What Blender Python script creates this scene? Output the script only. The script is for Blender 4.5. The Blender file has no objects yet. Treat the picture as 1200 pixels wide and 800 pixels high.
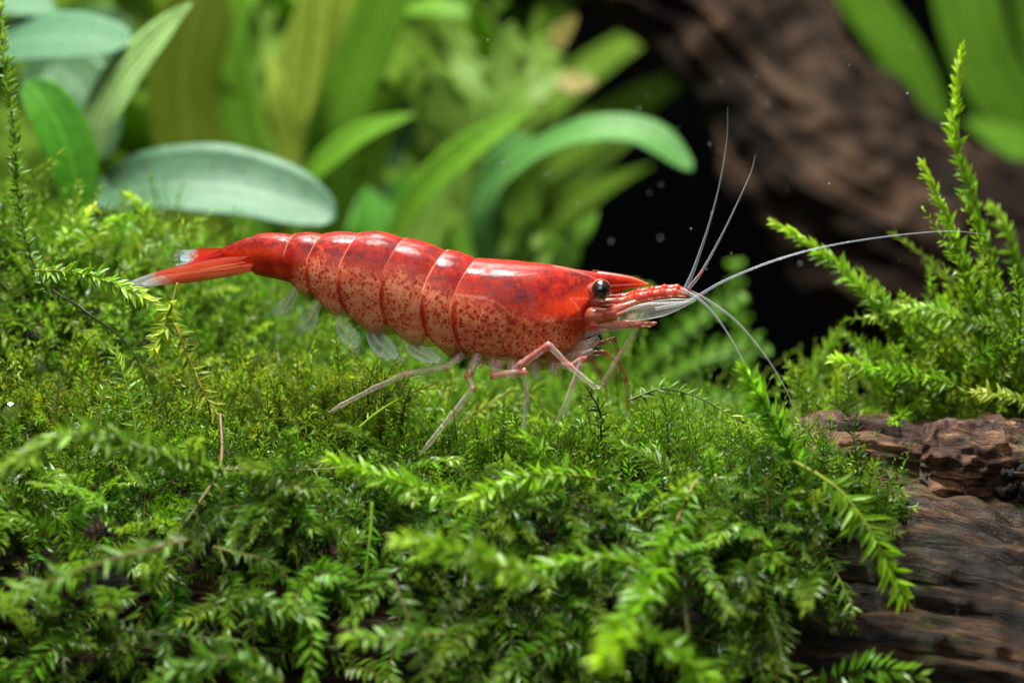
import bpy, math
import numpy as np
from mathutils import Vector

# ------------------------------------------------------------------ camera, world, lamps, exposure
# one Blender unit is one centimetre
SC = bpy.context.scene
SC.unit_settings.system = 'METRIC'
SC.unit_settings.scale_length = 0.01
D = 15.28                       # camera to subject
PITCH = math.radians(6.0)       # looks slightly down
CAM = np.array([0.0, -D * math.cos(PITCH), D * math.sin(PITCH)])
FWD = np.array([0.0, math.cos(PITCH), -math.sin(PITCH)])
UPV = np.array([0.0, math.sin(PITCH), math.cos(PITCH)])
cd = bpy.data.cameras.new('camera')
cam = bpy.data.objects.new('camera', cd)
SC.collection.objects.link(cam)
cam.location = CAM
cam.rotation_euler = (math.pi / 2 - PITCH, 0, 0)
cd.lens = 100
cd.sensor_width = 36
cd.clip_start = 0.5
cd.clip_end = 400
cd.dof.use_dof = True
cd.dof.focus_distance = D - 0.12
cd.dof.aperture_fstop = 0.345
cd.dof.aperture_blades = 7
SC.camera = cam

world = bpy.data.worlds.new('World')
SC.world = world
world.use_nodes = True
bg = world.node_tree.nodes['Background']
bg.inputs[0].default_value = (0.55, 0.75, 0.70, 1)
bg.inputs[1].default_value = 0.035


def area(name, loc, target, sx, sy, watts, col):
    l = bpy.data.lights.new(name, 'AREA')
    l.shape = 'RECTANGLE'
    l.size, l.size_y = sx, sy
    l.energy = watts
    l.color = col
    o = bpy.data.objects.new(name, l)
    SC.collection.objects.link(o)
    o.location = loc
    o.rotation_euler = (Vector(target) - Vector(loc)).to_track_quat('-Z', 'Y').to_euler()
    return o


area('tank_lamp', (-1.0, -0.7, 14.0), (0.0, 0.3, 0.0), 4.0, 0.8, 6700, (1.0, 0.98, 0.93))
area('rear_fill_light', (-1.5, 7.0, 14.0), (-0.5, 6.0, 0.0), 9.0, 3.0, 4300, (1.0, 0.98, 0.93))  # added light, brightens the background plants and rims the shrimp
area('front_fill_light', (-3.0, -11.0, 7.5), (0.0, 0.0, 0.0), 9.0, 9.0, 1000, (1.0, 0.98, 0.96))  # added broad fill from the front for the shrimp's flank

SC.view_settings.view_transform = 'Standard'
SC.view_settings.look = 'None'
SC.view_settings.exposure = 0.0
SC.view_settings.gamma = 1.0
SC.view_settings.use_curve_mapping = False
SC.render.engine = 'CYCLES'
cy = SC.cycles
cy.use_denoising = True
cy.max_bounces = 7
cy.diffuse_bounces = 3
cy.glossy_bounces = 2
cy.transmission_bounces = 5
cy.transparent_max_bounces = 12
cy.caustics_reflective = False
cy.caustics_refractive = False
cy.sample_clamp_indirect = 4.0

# ------------------------------------------------------------------ helpers
K = 5.5 / 1200                   # centimetres per photo pixel at the shrimp
R = np.random.default_rng(7)


def at(px, py, Y=0.0):
    """point at depth Y seen at photo pixel (px, py)"""
    px = np.asarray(px, float)
    py = np.asarray(py, float)
    Y = np.asarray(Y, float)
    x = (px - 600) / 1200 * 0.36
    y = (400 - py) / 1200 * 0.36
    d = FWD + x[..., None] * np.array([1.0, 0, 0]) + y[..., None] * UPV
    t = (Y - CAM[1]) / d[..., 1]
    return CAM + d * t[..., None]


def unit(v):
    v = np.asarray(v, float)
    return v / np.maximum(np.linalg.norm(v, axis=-1, keepdims=True), 1e-9)


def _h(ix, iy, iz, s):
    h = (ix * 374761393 + iy * 668265263 + iz * 2147483647 + s * 1274126177) & 0xFFFFFFFF
    h = ((h ^ (h >> 13)) * 1274126177) & 0xFFFFFFFF
    h = (h ^ (h >> 16)) & 0xFFFFFF
    return h / float(0xFFFFFF)


def noise3(p, s=0):
    p = np.asarray(p, float)
    i = np.floor(p).astype(np.int64)
    f = p - i
    f = f * f * (3 - 2 * f)
    r = 0
    for dx in (0, 1):
        for dy in (0, 1):
            for dz in (0, 1):
                w = (f[..., 0] if dx else 1 - f[..., 0]) * (f[..., 1] if dy else 1 - f[..., 1]) * (f[..., 2] if dz else 1 - f[..., 2])
                r = r + w * _h(i[..., 0] + dx, i[..., 1] + dy, i[..., 2] + dz, s)
    return r


def fbm(p, oct=4, s=0):
    p = np.asarray(p, float)
    a, r, n = 0.5, 0, 0
    for k in range(oct):
        r = r + a * noise3(p * 2 ** k + 17.3 * k, s + k)
        n += a
        a *= 0.5
    return r / n


def mk(name, V, F, mat, parent=None, smooth=True, attrs=None, cols=None, coll=None):
    """one mesh object from vertex and face arrays (faces: list of tuples or int arrays)"""
    me = bpy.data.meshes.new(name)
    V = np.asarray(V, np.float32)
    if not isinstance(F, (list, tuple)):
        F = [F]
    if len(F) and isinstance(F[0], np.ndarray) and F[0].ndim == 2:
        loops = np.concatenate([f.reshape(-1) for f in F]).astype(np.int32)
        tot = np.concatenate([np.full(len(f), f.shape[1]) for f in F]).astype(np.int32)
        start = np.concatenate([[0], np.cumsum(tot)[:-1]]).astype(np.int32)
        me.vertices.add(len(V))
        me.vertices.foreach_set('co', V.reshape(-1))
        me.loops.add(len(loops))
        me.loops.foreach_set('vertex_index', loops)
        me.polygons.add(len(tot))
        me.polygons.foreach_set('loop_start', start)
        me.polygons.foreach_set('loop_total', tot)
        me.update(calc_edges=True)
    else:
        me.from_pydata(V.tolist(), [], F)
        me.update()
    me.polygons.foreach_set('use_smooth', np.full(len(me.polygons), smooth))
    for k, a in (attrs or {}).items():
        at_ = me.attributes.new(k, 'FLOAT', 'POINT')
        at_.data.foreach_set('value', np.asarray(a, np.float32))
    for k, a in (cols or {}).items():
        a = np.asarray(a, np.float32)
        if a.shape[1] == 3:
            a = np.hstack([a, np.ones((len(a), 1), np.float32)])
        at_ = me.attributes.new(k, 'FLOAT_COLOR', 'POINT')
        at_.data.foreach_set('color', a.reshape(-1))
    for m in (mat if isinstance(mat, (list, tuple)) else [mat]):
        me.materials.append(m)
    o = bpy.data.objects.new(name, me)
    SC.collection.objects.link(o)
    if parent is not None:
        o.parent = parent
        o.matrix_parent_inverse = parent.matrix_basis.inverted()
    return o


def empty(name, loc):
    o = bpy.data.objects.new(name, None)
    SC.collection.objects.link(o)
    o.location = [float(c) for c in loc]
    o.empty_display_size = 0.1
    return o


def tag(o, label, cat, group=None, kind=None):
    if label:
        o['label'] = label
    if cat:
        o['category'] = cat
    if group:
        o['group'] = group
    if kind:
        o['kind'] = kind
    return o


def grid_faces(nu, nv, closed=False, off=0):
    i = np.arange(nu - 1)[:, None]
    j = np.arange(nv if closed else nv - 1)[None, :]
    j2 = (j + 1) % nv
    a = i * nv + j
    b = i * nv + j2
    c = (i + 1) * nv + j2
    d = (i + 1) * nv + j
    return np.stack([a, b, c, d], -1).reshape(-1, 4) + off


def spline(pts, n):
    """Catmull-Rom through pts"""
    P = np.asarray(pts, float)
    if len(P) == 2:
        t = np.linspace(0, 1, n)[:, None]
        return P[0] * (1 - t) + P[1] * t
    Q = np.vstack([2 * P[0] - P[1], P, 2 * P[-1] - P[-2]])
    m = len(P) - 1
    t = np.linspace(0, m - 1e-6, n)
    i = t.astype(int)
    f = (t - i)[:, None]
    p0, p1, p2, p3 = Q[i], Q[i + 1], Q[i + 2], Q[i + 3]
    return 0.5 * (2 * p1 + (p2 - p0) * f + (2 * p0 - 5 * p1 + 4 * p2 - p3) * f ** 2 + (3 * p1 - p0 - 3 * p2 + p3) * f ** 3)


def frames(P, ref=(0.13, -0.3, 1.0)):
    T = unit(np.gradient(P, axis=0))
    ref = np.asarray(ref, float)
    S = unit(np.cross(T, ref))
    N = np.cross(S, T)
    return T, S, N


def tube_geo(P, r, nv=8, squash=1.0):
    P = np.asarray(P, float)
    r = np.asarray(r, float) * np.ones(len(P))
    T, S, N = frames(P)
    a = np.linspace(0, 2 * np.pi, nv, endpoint=False)
    V = P[:, None] + r[:, None, None] * (np.cos(a)[None, :, None] * S[:, None] + squash * np.sin(a)[None, :, None] * N[:, None])
    n = len(P)
    V = np.vstack([V.reshape(-1, 3), P[:1], P[-1:]])
    F4 = grid_faces(n, nv, True)
    j = np.arange(nv)
    c0 = np.stack([np.full(nv, n * nv), (j + 1) % nv, j], -1)
    c1 = np.stack([np.full(nv, n * nv + 1), (n - 1) * nv + j, (n - 1) * nv + (j + 1) % nv], -1)
    return V, [F4, np.vstack([c0, c1])]


def join(parts):
    """merge (V, [F..]) geometry lists; returns V, [quads, tris]"""
    Vs, q, t, off = [], [], [], 0
    for V, F in parts:
        for f in F:
            (q if f.shape[1] == 4 else t).append(f + off)
        Vs.append(V)
        off += len(V)
    out = []
    if q:
        out.append(np.vstack(q))
    if t:
        out.append(np.vstack(t))
    return np.vstack(Vs), out


# ------------------------------------------------------------------ materials
def newmat(name):
    m = bpy.data.materials.new(name)
    m.use_nodes = True
    nt = m.node_tree
    for n in list(nt.nodes):
        nt.nodes.remove(n)
    out = nt.nodes.new('ShaderNodeOutputMaterial')
    return m, nt, out


class NT:
    """short node helper"""

    def __init__(self, nt):
        self.nt = nt

    def n(self, typ, ins=None, **kw):
        x = self.nt.nodes.new('ShaderNode' + typ)
        for k, v in kw.items():
            setattr(x, k, v)
        for k, v in (ins or {}).items():
            s = x.inputs[k]
            if isinstance(v, bpy.types.NodeSocket):
                self.nt.links.new(v, s)
            else:
                s.default_value = v
        return x

    def attr(self, name):
        return self.n('Attribute', attribute_name=name)

    def mix(self, f, a, b, blend='MIX'):
        x = self.n('Mix', data_type='RGBA', blend_type=blend)
        for idx, v in ((0, f), (6, a), (7, b)):
            s = x.inputs[idx]
            if isinstance(v, bpy.types.NodeSocket):
                self.nt.links.new(v, s)
            else:
                s.default_value = v if idx == 0 else (tuple(v) + (1,))[:4]
        return x.outputs[2]

    def math(self, op, a, b=0.0, c=None, clamp=False):
        x = self.n('Math', operation=op, use_clamp=clamp)
        for i, v in enumerate((a, b, c)):
            if v is None:
                continue
            if isinstance(v, bpy.types.NodeSocket):
                self.nt.links.new(v, x.inputs[i])
            else:
                x.inputs[i].default_value = v
        return x.outputs[0]

    def ramp(self, f, stops):
        x = self.n('ValToRGB', {0: f})
        e = x.color_ramp.elements
        while len(e) < len(stops):
            e.new(0.5)
        for i, (p, c) in enumerate(stops):
            e[i].position = p
            e[i].color = (tuple(c) + (1,))[:4] if not isinstance(c, (int, float)) else (c, c, c, 1)
        return x.outputs[0]

    def maprange(self, v, a, b, c=0.0, d=1.0):
        x = self.n('MapRange', {0: v, 1: a, 2: b, 3: c, 4: d}, interpolation_type='SMOOTHSTEP')
        return x.outputs[0]


def uvw_vec(g, su, sv, obj=False):
    """vector from the length (u) and girth (v) attributes, in cm"""
    u = g.math('MULTIPLY', g.attr('u').outputs['Fac'], su)
    v = g.math('MULTIPLY', g.attr('v').outputs['Fac'], sv)
    return g.n('CombineXYZ', {0: u, 1: v}).outputs[0]


def mat_wood(name, dark, mid, light, rough=0.5, su=0.7, sv=5.0, bump=0.6, moss=0.0, spec=0.5):
    m, nt, out = newmat(name)
    g = NT(nt)
    pos = g.n('TexCoord').outputs['Object']
    vec = uvw_vec(g, su, sv)
    n1 = g.n('TexNoise', {'Vector': vec, 'Scale': 1.6, 'Detail': 8.0, 'Roughness': 0.65, 'Distortion': 0.4})
    n2 = g.n('TexNoise', {'Vector': pos, 'Scale': 2.2, 'Detail': 6.0, 'Roughness': 0.6})
    n3 = g.n('TexNoise', {'Vector': pos, 'Scale': 38.0, 'Detail': 4.0, 'Roughness': 0.7})
    f = g.math('ADD', g.math('MULTIPLY', n1.outputs[0], 0.65), g.math('MULTIPLY', n2.outputs[0], 0.35))
    col = g.ramp(f, [(0.38, dark), (0.5, mid), (0.63, light)])
    col = g.mix(g.maprange(n3.outputs[0], 0.55, 0.75, 0, 0.5), col, dark)
    if moss:
        n4 = g.n('TexNoise', {'Vector': pos, 'Scale': 3.1, 'Detail': 7.0, 'Roughness': 0.7})
        col = g.mix(g.maprange(n4.outputs[0], 0.54, 0.66, 0, moss), col, (0.055, 0.085, 0.012))
    fine = g.n('TexNoise', {'Vector': uvw_vec(g, su * 4, sv * 4), 'Scale': 3.0, 'Detail': 6.0, 'Roughness': 0.7})
    hgt = g.math('ADD', g.math('MULTIPLY', n1.outputs[0], 1.0), g.math('ADD', g.math('MULTIPLY', fine.outputs[0], 0.5), g.math('MULTIPLY', n3.outputs[0], 0.3)))
    bp = g.n('Bump', {'Height': hgt, 'Strength': bump, 'Distance': 0.06})
    ro = g.math('ADD', g.math('MULTIPLY', n3.outputs[0], 0.3), rough - 0.15)
    p = g.n('BsdfPrincipled', {'Base Color': col, 'Roughness': ro, 'Specular IOR Level': spec, 'Normal': bp.outputs[0]})
    nt.links.new(p.outputs[0], out.inputs[0])
    return m


def mat_leaf(name, base, vein, back, trans=0.35, rough=0.5, nv=9.0, veinamt=0.5, spec=0.25):
    """u runs along the leaf, v across it (0 at the midrib, 1 at the margin)"""
    m, nt, out = newmat(name)
    g = NT(nt)
    u = g.attr('u').outputs['Fac']
    v = g.attr('v').outputs['Fac']
    pos = g.n('TexCoord').outputs['Object']
    wob = g.n('TexNoise', {'Vector': pos, 'Scale': 2.5, 'Detail': 4.0}).outputs[0]
    fine = g.n('TexNoise', {'Vector': pos, 'Scale': 14.0, 'Detail': 5.0, 'Roughness': 0.6}).outputs[0]
    # long parallel veins plus the midrib
    s = g.math('SINE', g.math('MULTIPLY', g.math('ADD', v, g.math('MULTIPLY', wob, 0.12)), nv * 3.14159))
    line = g.maprange(s, 0.3, 1.0)
    mid = g.maprange(v, 0.10, 0.02)
    vf = g.math('MAXIMUM', g.math('MULTIPLY', line, veinamt), mid)
    col = g.mix(g.maprange(fine, 0.35, 0.7), base, [c * 0.72 for c in base])
    col = g.mix(g.maprange(wob, 0.45, 0.75, 0, 0.5), col, back)
    col = g.mix(vf, col, vein)
    al = g.n('TexNoise', {'Vector': pos, 'Scale': 3.7, 'Detail': 8.0, 'Roughness': 0.75}).outputs[0]
    col = g.mix(g.maprange(al, 0.58, 0.72, 0, 0.55), col, (0.10, 0.10, 0.02))
    h = g.math('ADD', g.math('MULTIPLY', vf, -0.5), fine)
    bp = g.n('Bump', {'Height': h, 'Strength': 0.3, 'Distance': 0.02})
    p = g.n('BsdfPrincipled', {'Base Color': col, 'Roughness': rough, 'Specular IOR Level': spec, 'Normal': bp.outputs[0]})
    tr = g.n('BsdfTranslucent', {'Color': col, 'Normal': bp.outputs[0]})
    mx = g.n('MixShader', {0: trans, 1: p.outputs[0], 2: tr.outputs[0]})
    nt.links.new(mx.outputs[0], out.inputs[0])
    return m


def mat_moss(name, trans=0.5, rough=0.34, spec=0.33):
    m, nt, out = newmat(name)
    g = NT(nt)
    col = g.attr('col').outputs['Color']
    pos = g.n('TexCoord').outputs['Object']
    nz = g.n('TexNoise', {'Vector': pos, 'Scale': 30.0, 'Detail': 3.0}).outputs[0]
    col = g.mix(g.maprange(nz, 0.35, 0.7, 0.0, 0.5), col, (0.7, 0.7, 0.5), 'MULTIPLY')
    p = g.n('BsdfPrincipled', {'Base Color': col, 'Roughness': rough, 'Specular IOR Level': spec})
    tr = g.n('BsdfTranslucent', {'Color': col})
    mx = g.n('MixShader', {0: trans, 1: p.outputs[0], 2: tr.outputs[0]})
    nt.links.new(mx.outputs[0], out.inputs[0])
    return m


def mat_plain(name, col, rough=0.6, spec=0.3, scale=3.0, var=0.4):
    m, nt, out = newmat(name)
    g = NT(nt)
    nz = g.n('TexNoise', {'Vector': g.n('TexCoord').outputs['Object'], 'Scale': scale, 'Detail': 6.0, 'Roughness': 0.65})
    c = g.mix(g.maprange(nz.outputs[0], 0.3, 0.7), [x * (1 - var) for x in col], [x * (1 + var) for x in col])
    bp = g.n('Bump', {'Height': nz.outputs[0], 'Strength': 0.5, 'Distance': 0.1})
    p = g.n('BsdfPrincipled', {'Base Color': c, 'Roughness': rough, 'Specular IOR Level': spec, 'Normal': bp.outputs[0]})
    nt.links.new(p.outputs[0], out.inputs[0])
    return m


M_MOSS = mat_moss('moss_leaf')
M_LOG = mat_wood('log_bark', (0.0025, 0.0014, 0.0007), (0.022, 0.011, 0.0055), (0.17, 0.088, 0.040), su=1.0, sv=12.0, bump=1.0, moss=0.5, rough=0.55, spec=0.3)
M_BRANCH = mat_wood('branch_bark', (0.008, 0.0035, 0.002), (0.075, 0.032, 0.017), (0.36, 0.19, 0.09), su=1.6, sv=8.0, bump=1.0, moss=0.85, rough=0.5, spec=0.3)
M_CHUNK = mat_wood('chunk_bark', (0.006, 0.003, 0.002), (0.07, 0.030, 0.016), (0.46, 0.25, 0.13), su=2.2, sv=9.0, bump=1.0, moss=0.7, rough=0.5, spec=0.3)
M_ROOT = mat_wood('root_wood', (0.002, 0.0011, 0.0006), (0.012, 0.0066, 0.0036), (0.072, 0.042, 0.024), su=0.7, sv=1.8, bump=1.0, rough=0.75, spec=0.12)
M_CRUST = mat_plain('dark_crust', (0.012, 0.008, 0.006), rough=0.75, spec=0.2, scale=9)
M_SOIL = mat_plain('soil', (0.012, 0.011, 0.007), rough=0.8, scale=4)
M_BACK = mat_plain('black_tank_wall', (0.0010, 0.0012, 0.0012), rough=0.9, spec=0.0, scale=0.2, var=0.2)

# ------------------------------------------------------------------ setting: tank back wall and soil
bd = mk('backdrop', [(-60, 17, -12), (60, 17, -12), (60, 17, 40), (-60, 17, 40)], [(0, 1, 2, 3)], M_BACK)
tag(bd, 'black rear wall of the planted tank', None, kind='structure')
n = 120
gx, gy = np.meshgrid(np.linspace(-30, 30, n), np.linspace(-6, 17, n), indexing='ij')
gz = -2.6 + 0.5 * fbm(np.stack([gx * 0.5, gy * 0.5, gx * 0], -1)) - 0.25
so = mk('ground', np.stack([gx, gy, gz], -1).reshape(-1, 3), grid_faces(n, n), M_SOIL)
tag(so, 'dark soil bed under the driftwood', None, kind='structure')


# ------------------------------------------------------------------ driftwood
def swept(name, pts, ry, rz, nu, nv, disp, mat, parent=None, cap=True, amp=1.0):
    """a log swept along pts; ry, rz are functions of u in 0..1; disp(u_cm, ang, pos) is the bark relief"""
    P = spline(pts, nu)
    T, S, N = frames(P, (0, 0, 1))
    uu = np.linspace(0, 1, nu)
    L = np.concatenate([[0], np.cumsum(np.linalg.norm(np.diff(P, axis=0), axis=1))])
    a = np.linspace(0, 2 * np.pi, nv, endpoint=False)
    RY = ry(uu)[:, None]
    RZ = rz(uu)[:, None]
    off = (S[:, None] * (np.sin(a)[None, :] * RY)[..., None] + N[:, None] * (np.cos(a)[None, :] * RZ)[..., None])
    base = P[:, None] + off
    ud = np.repeat(L[:, None], nv, 1)
    ad = np.repeat(a[None, :], nu, 0)
    d = disp(ud, ad, base)
    V = (base + unit(off) * d[..., None]).reshape(-1, 3)
    rad = float(np.mean((ry(uu) + rz(uu)) / 2))
    # girth coordinate without a seam in view: fold at the underside
    vv = np.abs(np.where(ad > np.pi, ad - 2 * np.pi, ad)) * np.sign(np.where(ad > np.pi, ad - 2 * np.pi, ad)) * rad
    F = [grid_faces(nu, nv, True)]
    attrs = {'u': ud.reshape(-1), 'v': vv.reshape(-1)}
    c0, c1 = len(V), len(V) + 1
    V = np.vstack([V, P[0], P[-1]])
    j = np.arange(nv)
    F.append(np.vstack([np.stack([np.full(nv, c0), (j + 1) % nv, j], -1),
                        np.stack([np.full(nv, c1), (nu - 1) * nv + j, (nu - 1) * nv + (j + 1) % nv], -1)]))
    attrs = {k: np.concatenate([v, [0, 0]]) for k, v in attrs.items()}
    return mk(name, V, F, mat, parent, attrs=attrs)


def ridged(p, oct=4, s=0):
    return 1 - np.abs(2 * fbm(p, oct, s) - 1) * 2


LOG_X = np.array([-6.0, -3.0, -1.0, 0.5, 1.8, 2.75, 4.5, 6.5])
LOG_TOP = np.array([-0.75, -0.70, -0.74, -0.76, -0.80, -0.98, -1.35, -1.8])
LOG_RY, LOG_RZ = 1.15, 1.05


def log_center(x):
    x = np.asarray(x, float)
    return np.stack([x, 0.05 - 0.06 * x, np.interp(x, LOG_X, LOG_TOP) - LOG_RZ], -1)


def log_disp(u, a, p):
    a = a + 0.10 * u
    q = np.stack([u * 0.55, np.cos(a) * 5.5, np.sin(a) * 5.5], -1)
    r = ridged(q, 5, 3)
    r2 = ridged(np.stack([u * 0.9, np.cos(a) * 20, np.sin(a) * 20], -1), 3, 9)
    big = fbm(np.stack([u * 0.5, np.cos(a) * 1.2, np.sin(a) * 1.2], -1), 3, 5)
    return -0.05 + 0.20 * (big - 0.5) + 0.15 * (r - 0.5) + 0.085 * (r2 - 0.5)


one = lambda u: np.ones_like(u)
lg = swept('driftwood_log', log_center(np.linspace(-6, 6.5, 26)), lambda u: LOG_RY * one(u), lambda u: LOG_RZ * one(u), 520, 240, log_disp, M_LOG)
tag(lg, 'dark brown grained driftwood log under the moss, its bare bark showing beside the drooping fronds', 'driftwood')


def br_disp(u, a, p):
    q = np.stack([u * 1.3, np.cos(a) * 3.2, np.sin(a) * 3.2], -1)
    r = ridged(q, 5, 13)
    r2 = ridged(np.stack([u * 4, np.cos(a) * 12, np.sin(a) * 12], -1), 3, 19)
    return 0.13 * (r - 0.5) + 0.05 * (r2 - 0.5)


# flat weathered branch lying behind the log's crest
bpts = np.array([at(905, 560, 0.75), at(965, 548, 0.62), at(1030, 548, 0.55), at(1100, 562, 0.5)])
br = swept('driftwood_branch', bpts, lambda u: 0.34 * np.minimum(1, 0.35 + 3 * u), lambda u: 0.235 * np.minimum(1, 0.3 + 3 * u), 200, 140, br_disp, M_BRANCH)
tag(br, 'reddish brown weathered branch with green algae, lying behind the crest of the log', 'driftwood')


def chunk_disp(u, a, p):
    q = p * np.array([2.6, 4.0, 4.0])
    r = ridged(q, 4, 23)
    r2 = ridged(np.stack([u * 7, np.cos(a) * 9, np.sin(a) * 9], -1), 3, 29)
    return 0.12 * (r - 0.5) + 0.05 * (r2 - 0.5) + 0.03


cpts = np.array([at(1078, 542, 0.34), at(1110, 545, 0.32), at(1160, 552, 0.30), at(1215, 565, 0.3), at(1290, 600, 0.45)])
ck = swept('bark_chunk', cpts, lambda u: 0.30 * np.minimum(1, 0.6 + 2.2 * u), lambda u: 0.225 * np.minimum(1, 0.62 + 2.4 * u), 160, 120, chunk_disp, M_CHUNK)
tag(ck, 'broken reddish bark chunk with a pale snapped edge, overlapping the weathered branch', 'bark')
# dark knobbly crust on its far end
parts = []
for i in range(230):
    an = R.uniform(-2.4, 0.6)
    uq = R.uniform(0.42, 1.0)
    q = spline(cpts, 50)[int(uq * 49)] + np.array([R.normal(0, 0.03), np.sin(an) * 0.31, np.cos(an) * 0.25])
    rr = R.uniform(0.018, 0.055) * min(1, 0.4 + 2.5 * (uq - 0.42))
    th, ph = np.meshgrid(np.linspace(0.02, np.pi - 0.02, 9), np.linspace(0, 2 * np.pi, 12, endpoint=False), indexing='ij')
    s = np.stack([np.sin(th) * np.cos(ph), np.sin(th) * np.sin(ph), np.cos(th)], -1)
    s = s * (0.35 + 1.3 * fbm(s * 2.2 + i * 3.1, 3))[..., None] * rr
    parts.append(((q + s).reshape(-1, 3), [grid_faces(9, 12, True)]))
V, F = join(parts)
cr = mk('crust', V, F, M_CRUST, ck)
cr['label'] = 'black knobbly crust on the bark chunk'
cr['kind'] = 'stuff'


def root_disp(u, a, p):
    big = fbm(p * 0.75, 4, 33)
    r = ridged(p * np.array([1.0, 1.0, 1.3]), 4, 37)
    r2 = ridged(np.stack([u * 0.5, np.cos(a + 0.2 * u) * 4, np.sin(a + 0.2 * u) * 4], -1), 4, 41)
    return 0.75 * (big - 0.5) + 0.15 * (r - 0.5) + 0.11 * (r2 - 0.5)


rpts = np.array([at(380, -160, 10.0), at(560, -95, 9.4), at(720, -55, 8.8), at(865, 35, 8.4), at(955, 150, 8.0), at(1040, 255, 7.7), at(1160, 345, 7.6), at(1330, 440, 7.8), at(1550, 580, 8.0)])
rt = swept('driftwood_root', rpts, lambda u: np.interp(u, [0, .3, .5, .7, 1], [0.5, 0.55, 0.75, 0.88, 1.1]), lambda u: np.interp(u, [0, .3, .45, .6, .75, 1], [0.42, 0.44, 0.66, 0.80, 0.90, 1.1]), 420, 260, root_disp, M_ROOT)
tag(rt, 'large gnarled brown driftwood root arching out of focus behind the antennae', 'driftwood')


# ------------------------------------------------------------------ broad-leaved background plants
FAR = 1.3      # spacing of the plants behind the moss


def blade(name, pts, hw, mat, parent, normal=(0, -0.75, 0.66), cup=0.12, prof='lance', lobes=0, twist=0.0, thick=0.012, wave=0.0, nu=36, nv=11):
    """a leaf along pts [(px, py, Y), ...]; hw is its half width in photo pixels; closed two-sided blade"""
    pts = np.asarray(pts, float) * np.array([1, 1, FAR])
    P = spline(at(pts[:, 0], pts[:, 1], pts[:, 2]), nu)
    T = unit(np.gradient(P, axis=0))
    S = unit(np.cross(T, np.asarray(normal, float)))
    N = np.cross(S, T)
    t = np.linspace(0, 1, nu)
    if prof == 'lance':
        w = np.sin(np.pi * np.clip(t, 0, 1) ** 0.85) ** 0.75
    elif prof == 'oval':
        w = np.sqrt(np.clip(1 - (2 * np.clip(t, 0, 1) - 1.0) ** 2, 0, 1)) ** 0.9
    elif prof == 'strap':
        w = np.minimum(1, 0.35 + 3.0 * t) * np.clip((1 - t) * 7, 0, 1) ** 0.5
    else:
        w = np.sin(np.pi * t ** 0.6) ** 0.6
    if lobes:
        w = w * (0.55 + 0.45 * np.abs(np.sin(lobes * np.pi * t)) ** 0.7)
    depth = (D * math.cos(PITCH) + pts[:, 2].mean()) / D
    W = hw * K * depth * np.maximum(w, 0.03)
    s = np.linspace(-1, 1, nv)
    if twist:
        an = twist * t
        S, N = S * np.cos(an)[:, None] + N * np.sin(an)[:, None], N * np.cos(an)[:, None] - S * np.sin(an)[:, None]
    rip = wave * np.sin(t[:, None] * 19 + s[None] * 2.0) * np.abs(s)[None] + 0.02 * (fbm(np.stack([t[:, None] * 5 + 0 * s[None], s[None] * 2 + 0 * t[:, None], P[:, :1] + 0 * s[None]], -1), 3) - 0.5) * 6 * hw * K * 0.3
    up = cup * (s[None] ** 2) * W[:, None] + rip * W[:, None]
    top = P[:, None] + S[:, None] * (s[None] * W[:, None])[..., None] + N[:, None] * up[..., None]
    th = (thick * (1 - 0.8 * np.abs(s)) + 0.0015)[None, :, None]
    bot = top - N[:, None] * th
    V = np.vstack([top.reshape(-1, 3), bot.reshape(-1, 3)])
    n = nu * nv
    F = [grid_faces(nu, nv)[:, ::-1], grid_faces(nu, nv, off=n)]
    e = []
    i = np.arange(nu - 1)
    for j in (0, nv - 1):
        q = np.stack([i * nv + j, (i + 1) * nv + j, n + (i + 1) * nv + j, n + i * nv + j], -1)
        e.append(q if j == nv - 1 else q[:, ::-1])
    j = np.arange(nv - 1)
    for i0 in (0, nu - 1):
        q = np.stack([i0 * nv + j, i0 * nv + j + 1, n + i0 * nv + j + 1, n + i0 * nv + j], -1)
        e.append(q if i0 == 0 else q[:, ::-1])
    F = [np.vstack(F + e)]
    u = np.repeat(t[:, None], nv, 1).reshape(-1)
    v = np.repeat(np.abs(s)[None], nu, 0).reshape(-1)
    if name in ('leaf', 'frond') and pts[0, 1] > 225:
        # its stalk goes down to the soil
        foot = np.array([0.6 * P[0, 0] + 0.4 * parent.location[0], P[0, 1], -2.55])
        st = spline(np.array([foot, 0.5 * (foot + P[0]) + np.array([0.05, 0, 0]), P[0] + 0.02 * T[0]]), 14)
        Vs_, Fs_ = tube_geo(st, np.linspace(0.06, 0.04, 14), 8)
        mk('leaf_stalk', Vs_, Fs_, mat, parent, attrs={'u': np.zeros(len(Vs_)), 'v': np.ones(len(Vs_))})
    return mk(name, V, F, mat, parent, attrs={'u': np.tile(u, 2), 'v': np.tile(v, 2)})


def stalk(name, pts, r0, r1, mat, parent, n=24):
    pts = np.asarray(pts, float) * np.array([1, 1, FAR])
    P = spline(at(pts[:, 0], pts[:, 1], pts[:, 2]), n)
    depth = (D + pts[:, 2].mean()) / D
    V, F = tube_geo(P, np.linspace(r0, r1, n) * K * depth, 10)
    return mk(name, V, F, mat, parent, attrs={'u': np.zeros(len(V)), 'v': np.ones(len(V))})


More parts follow.
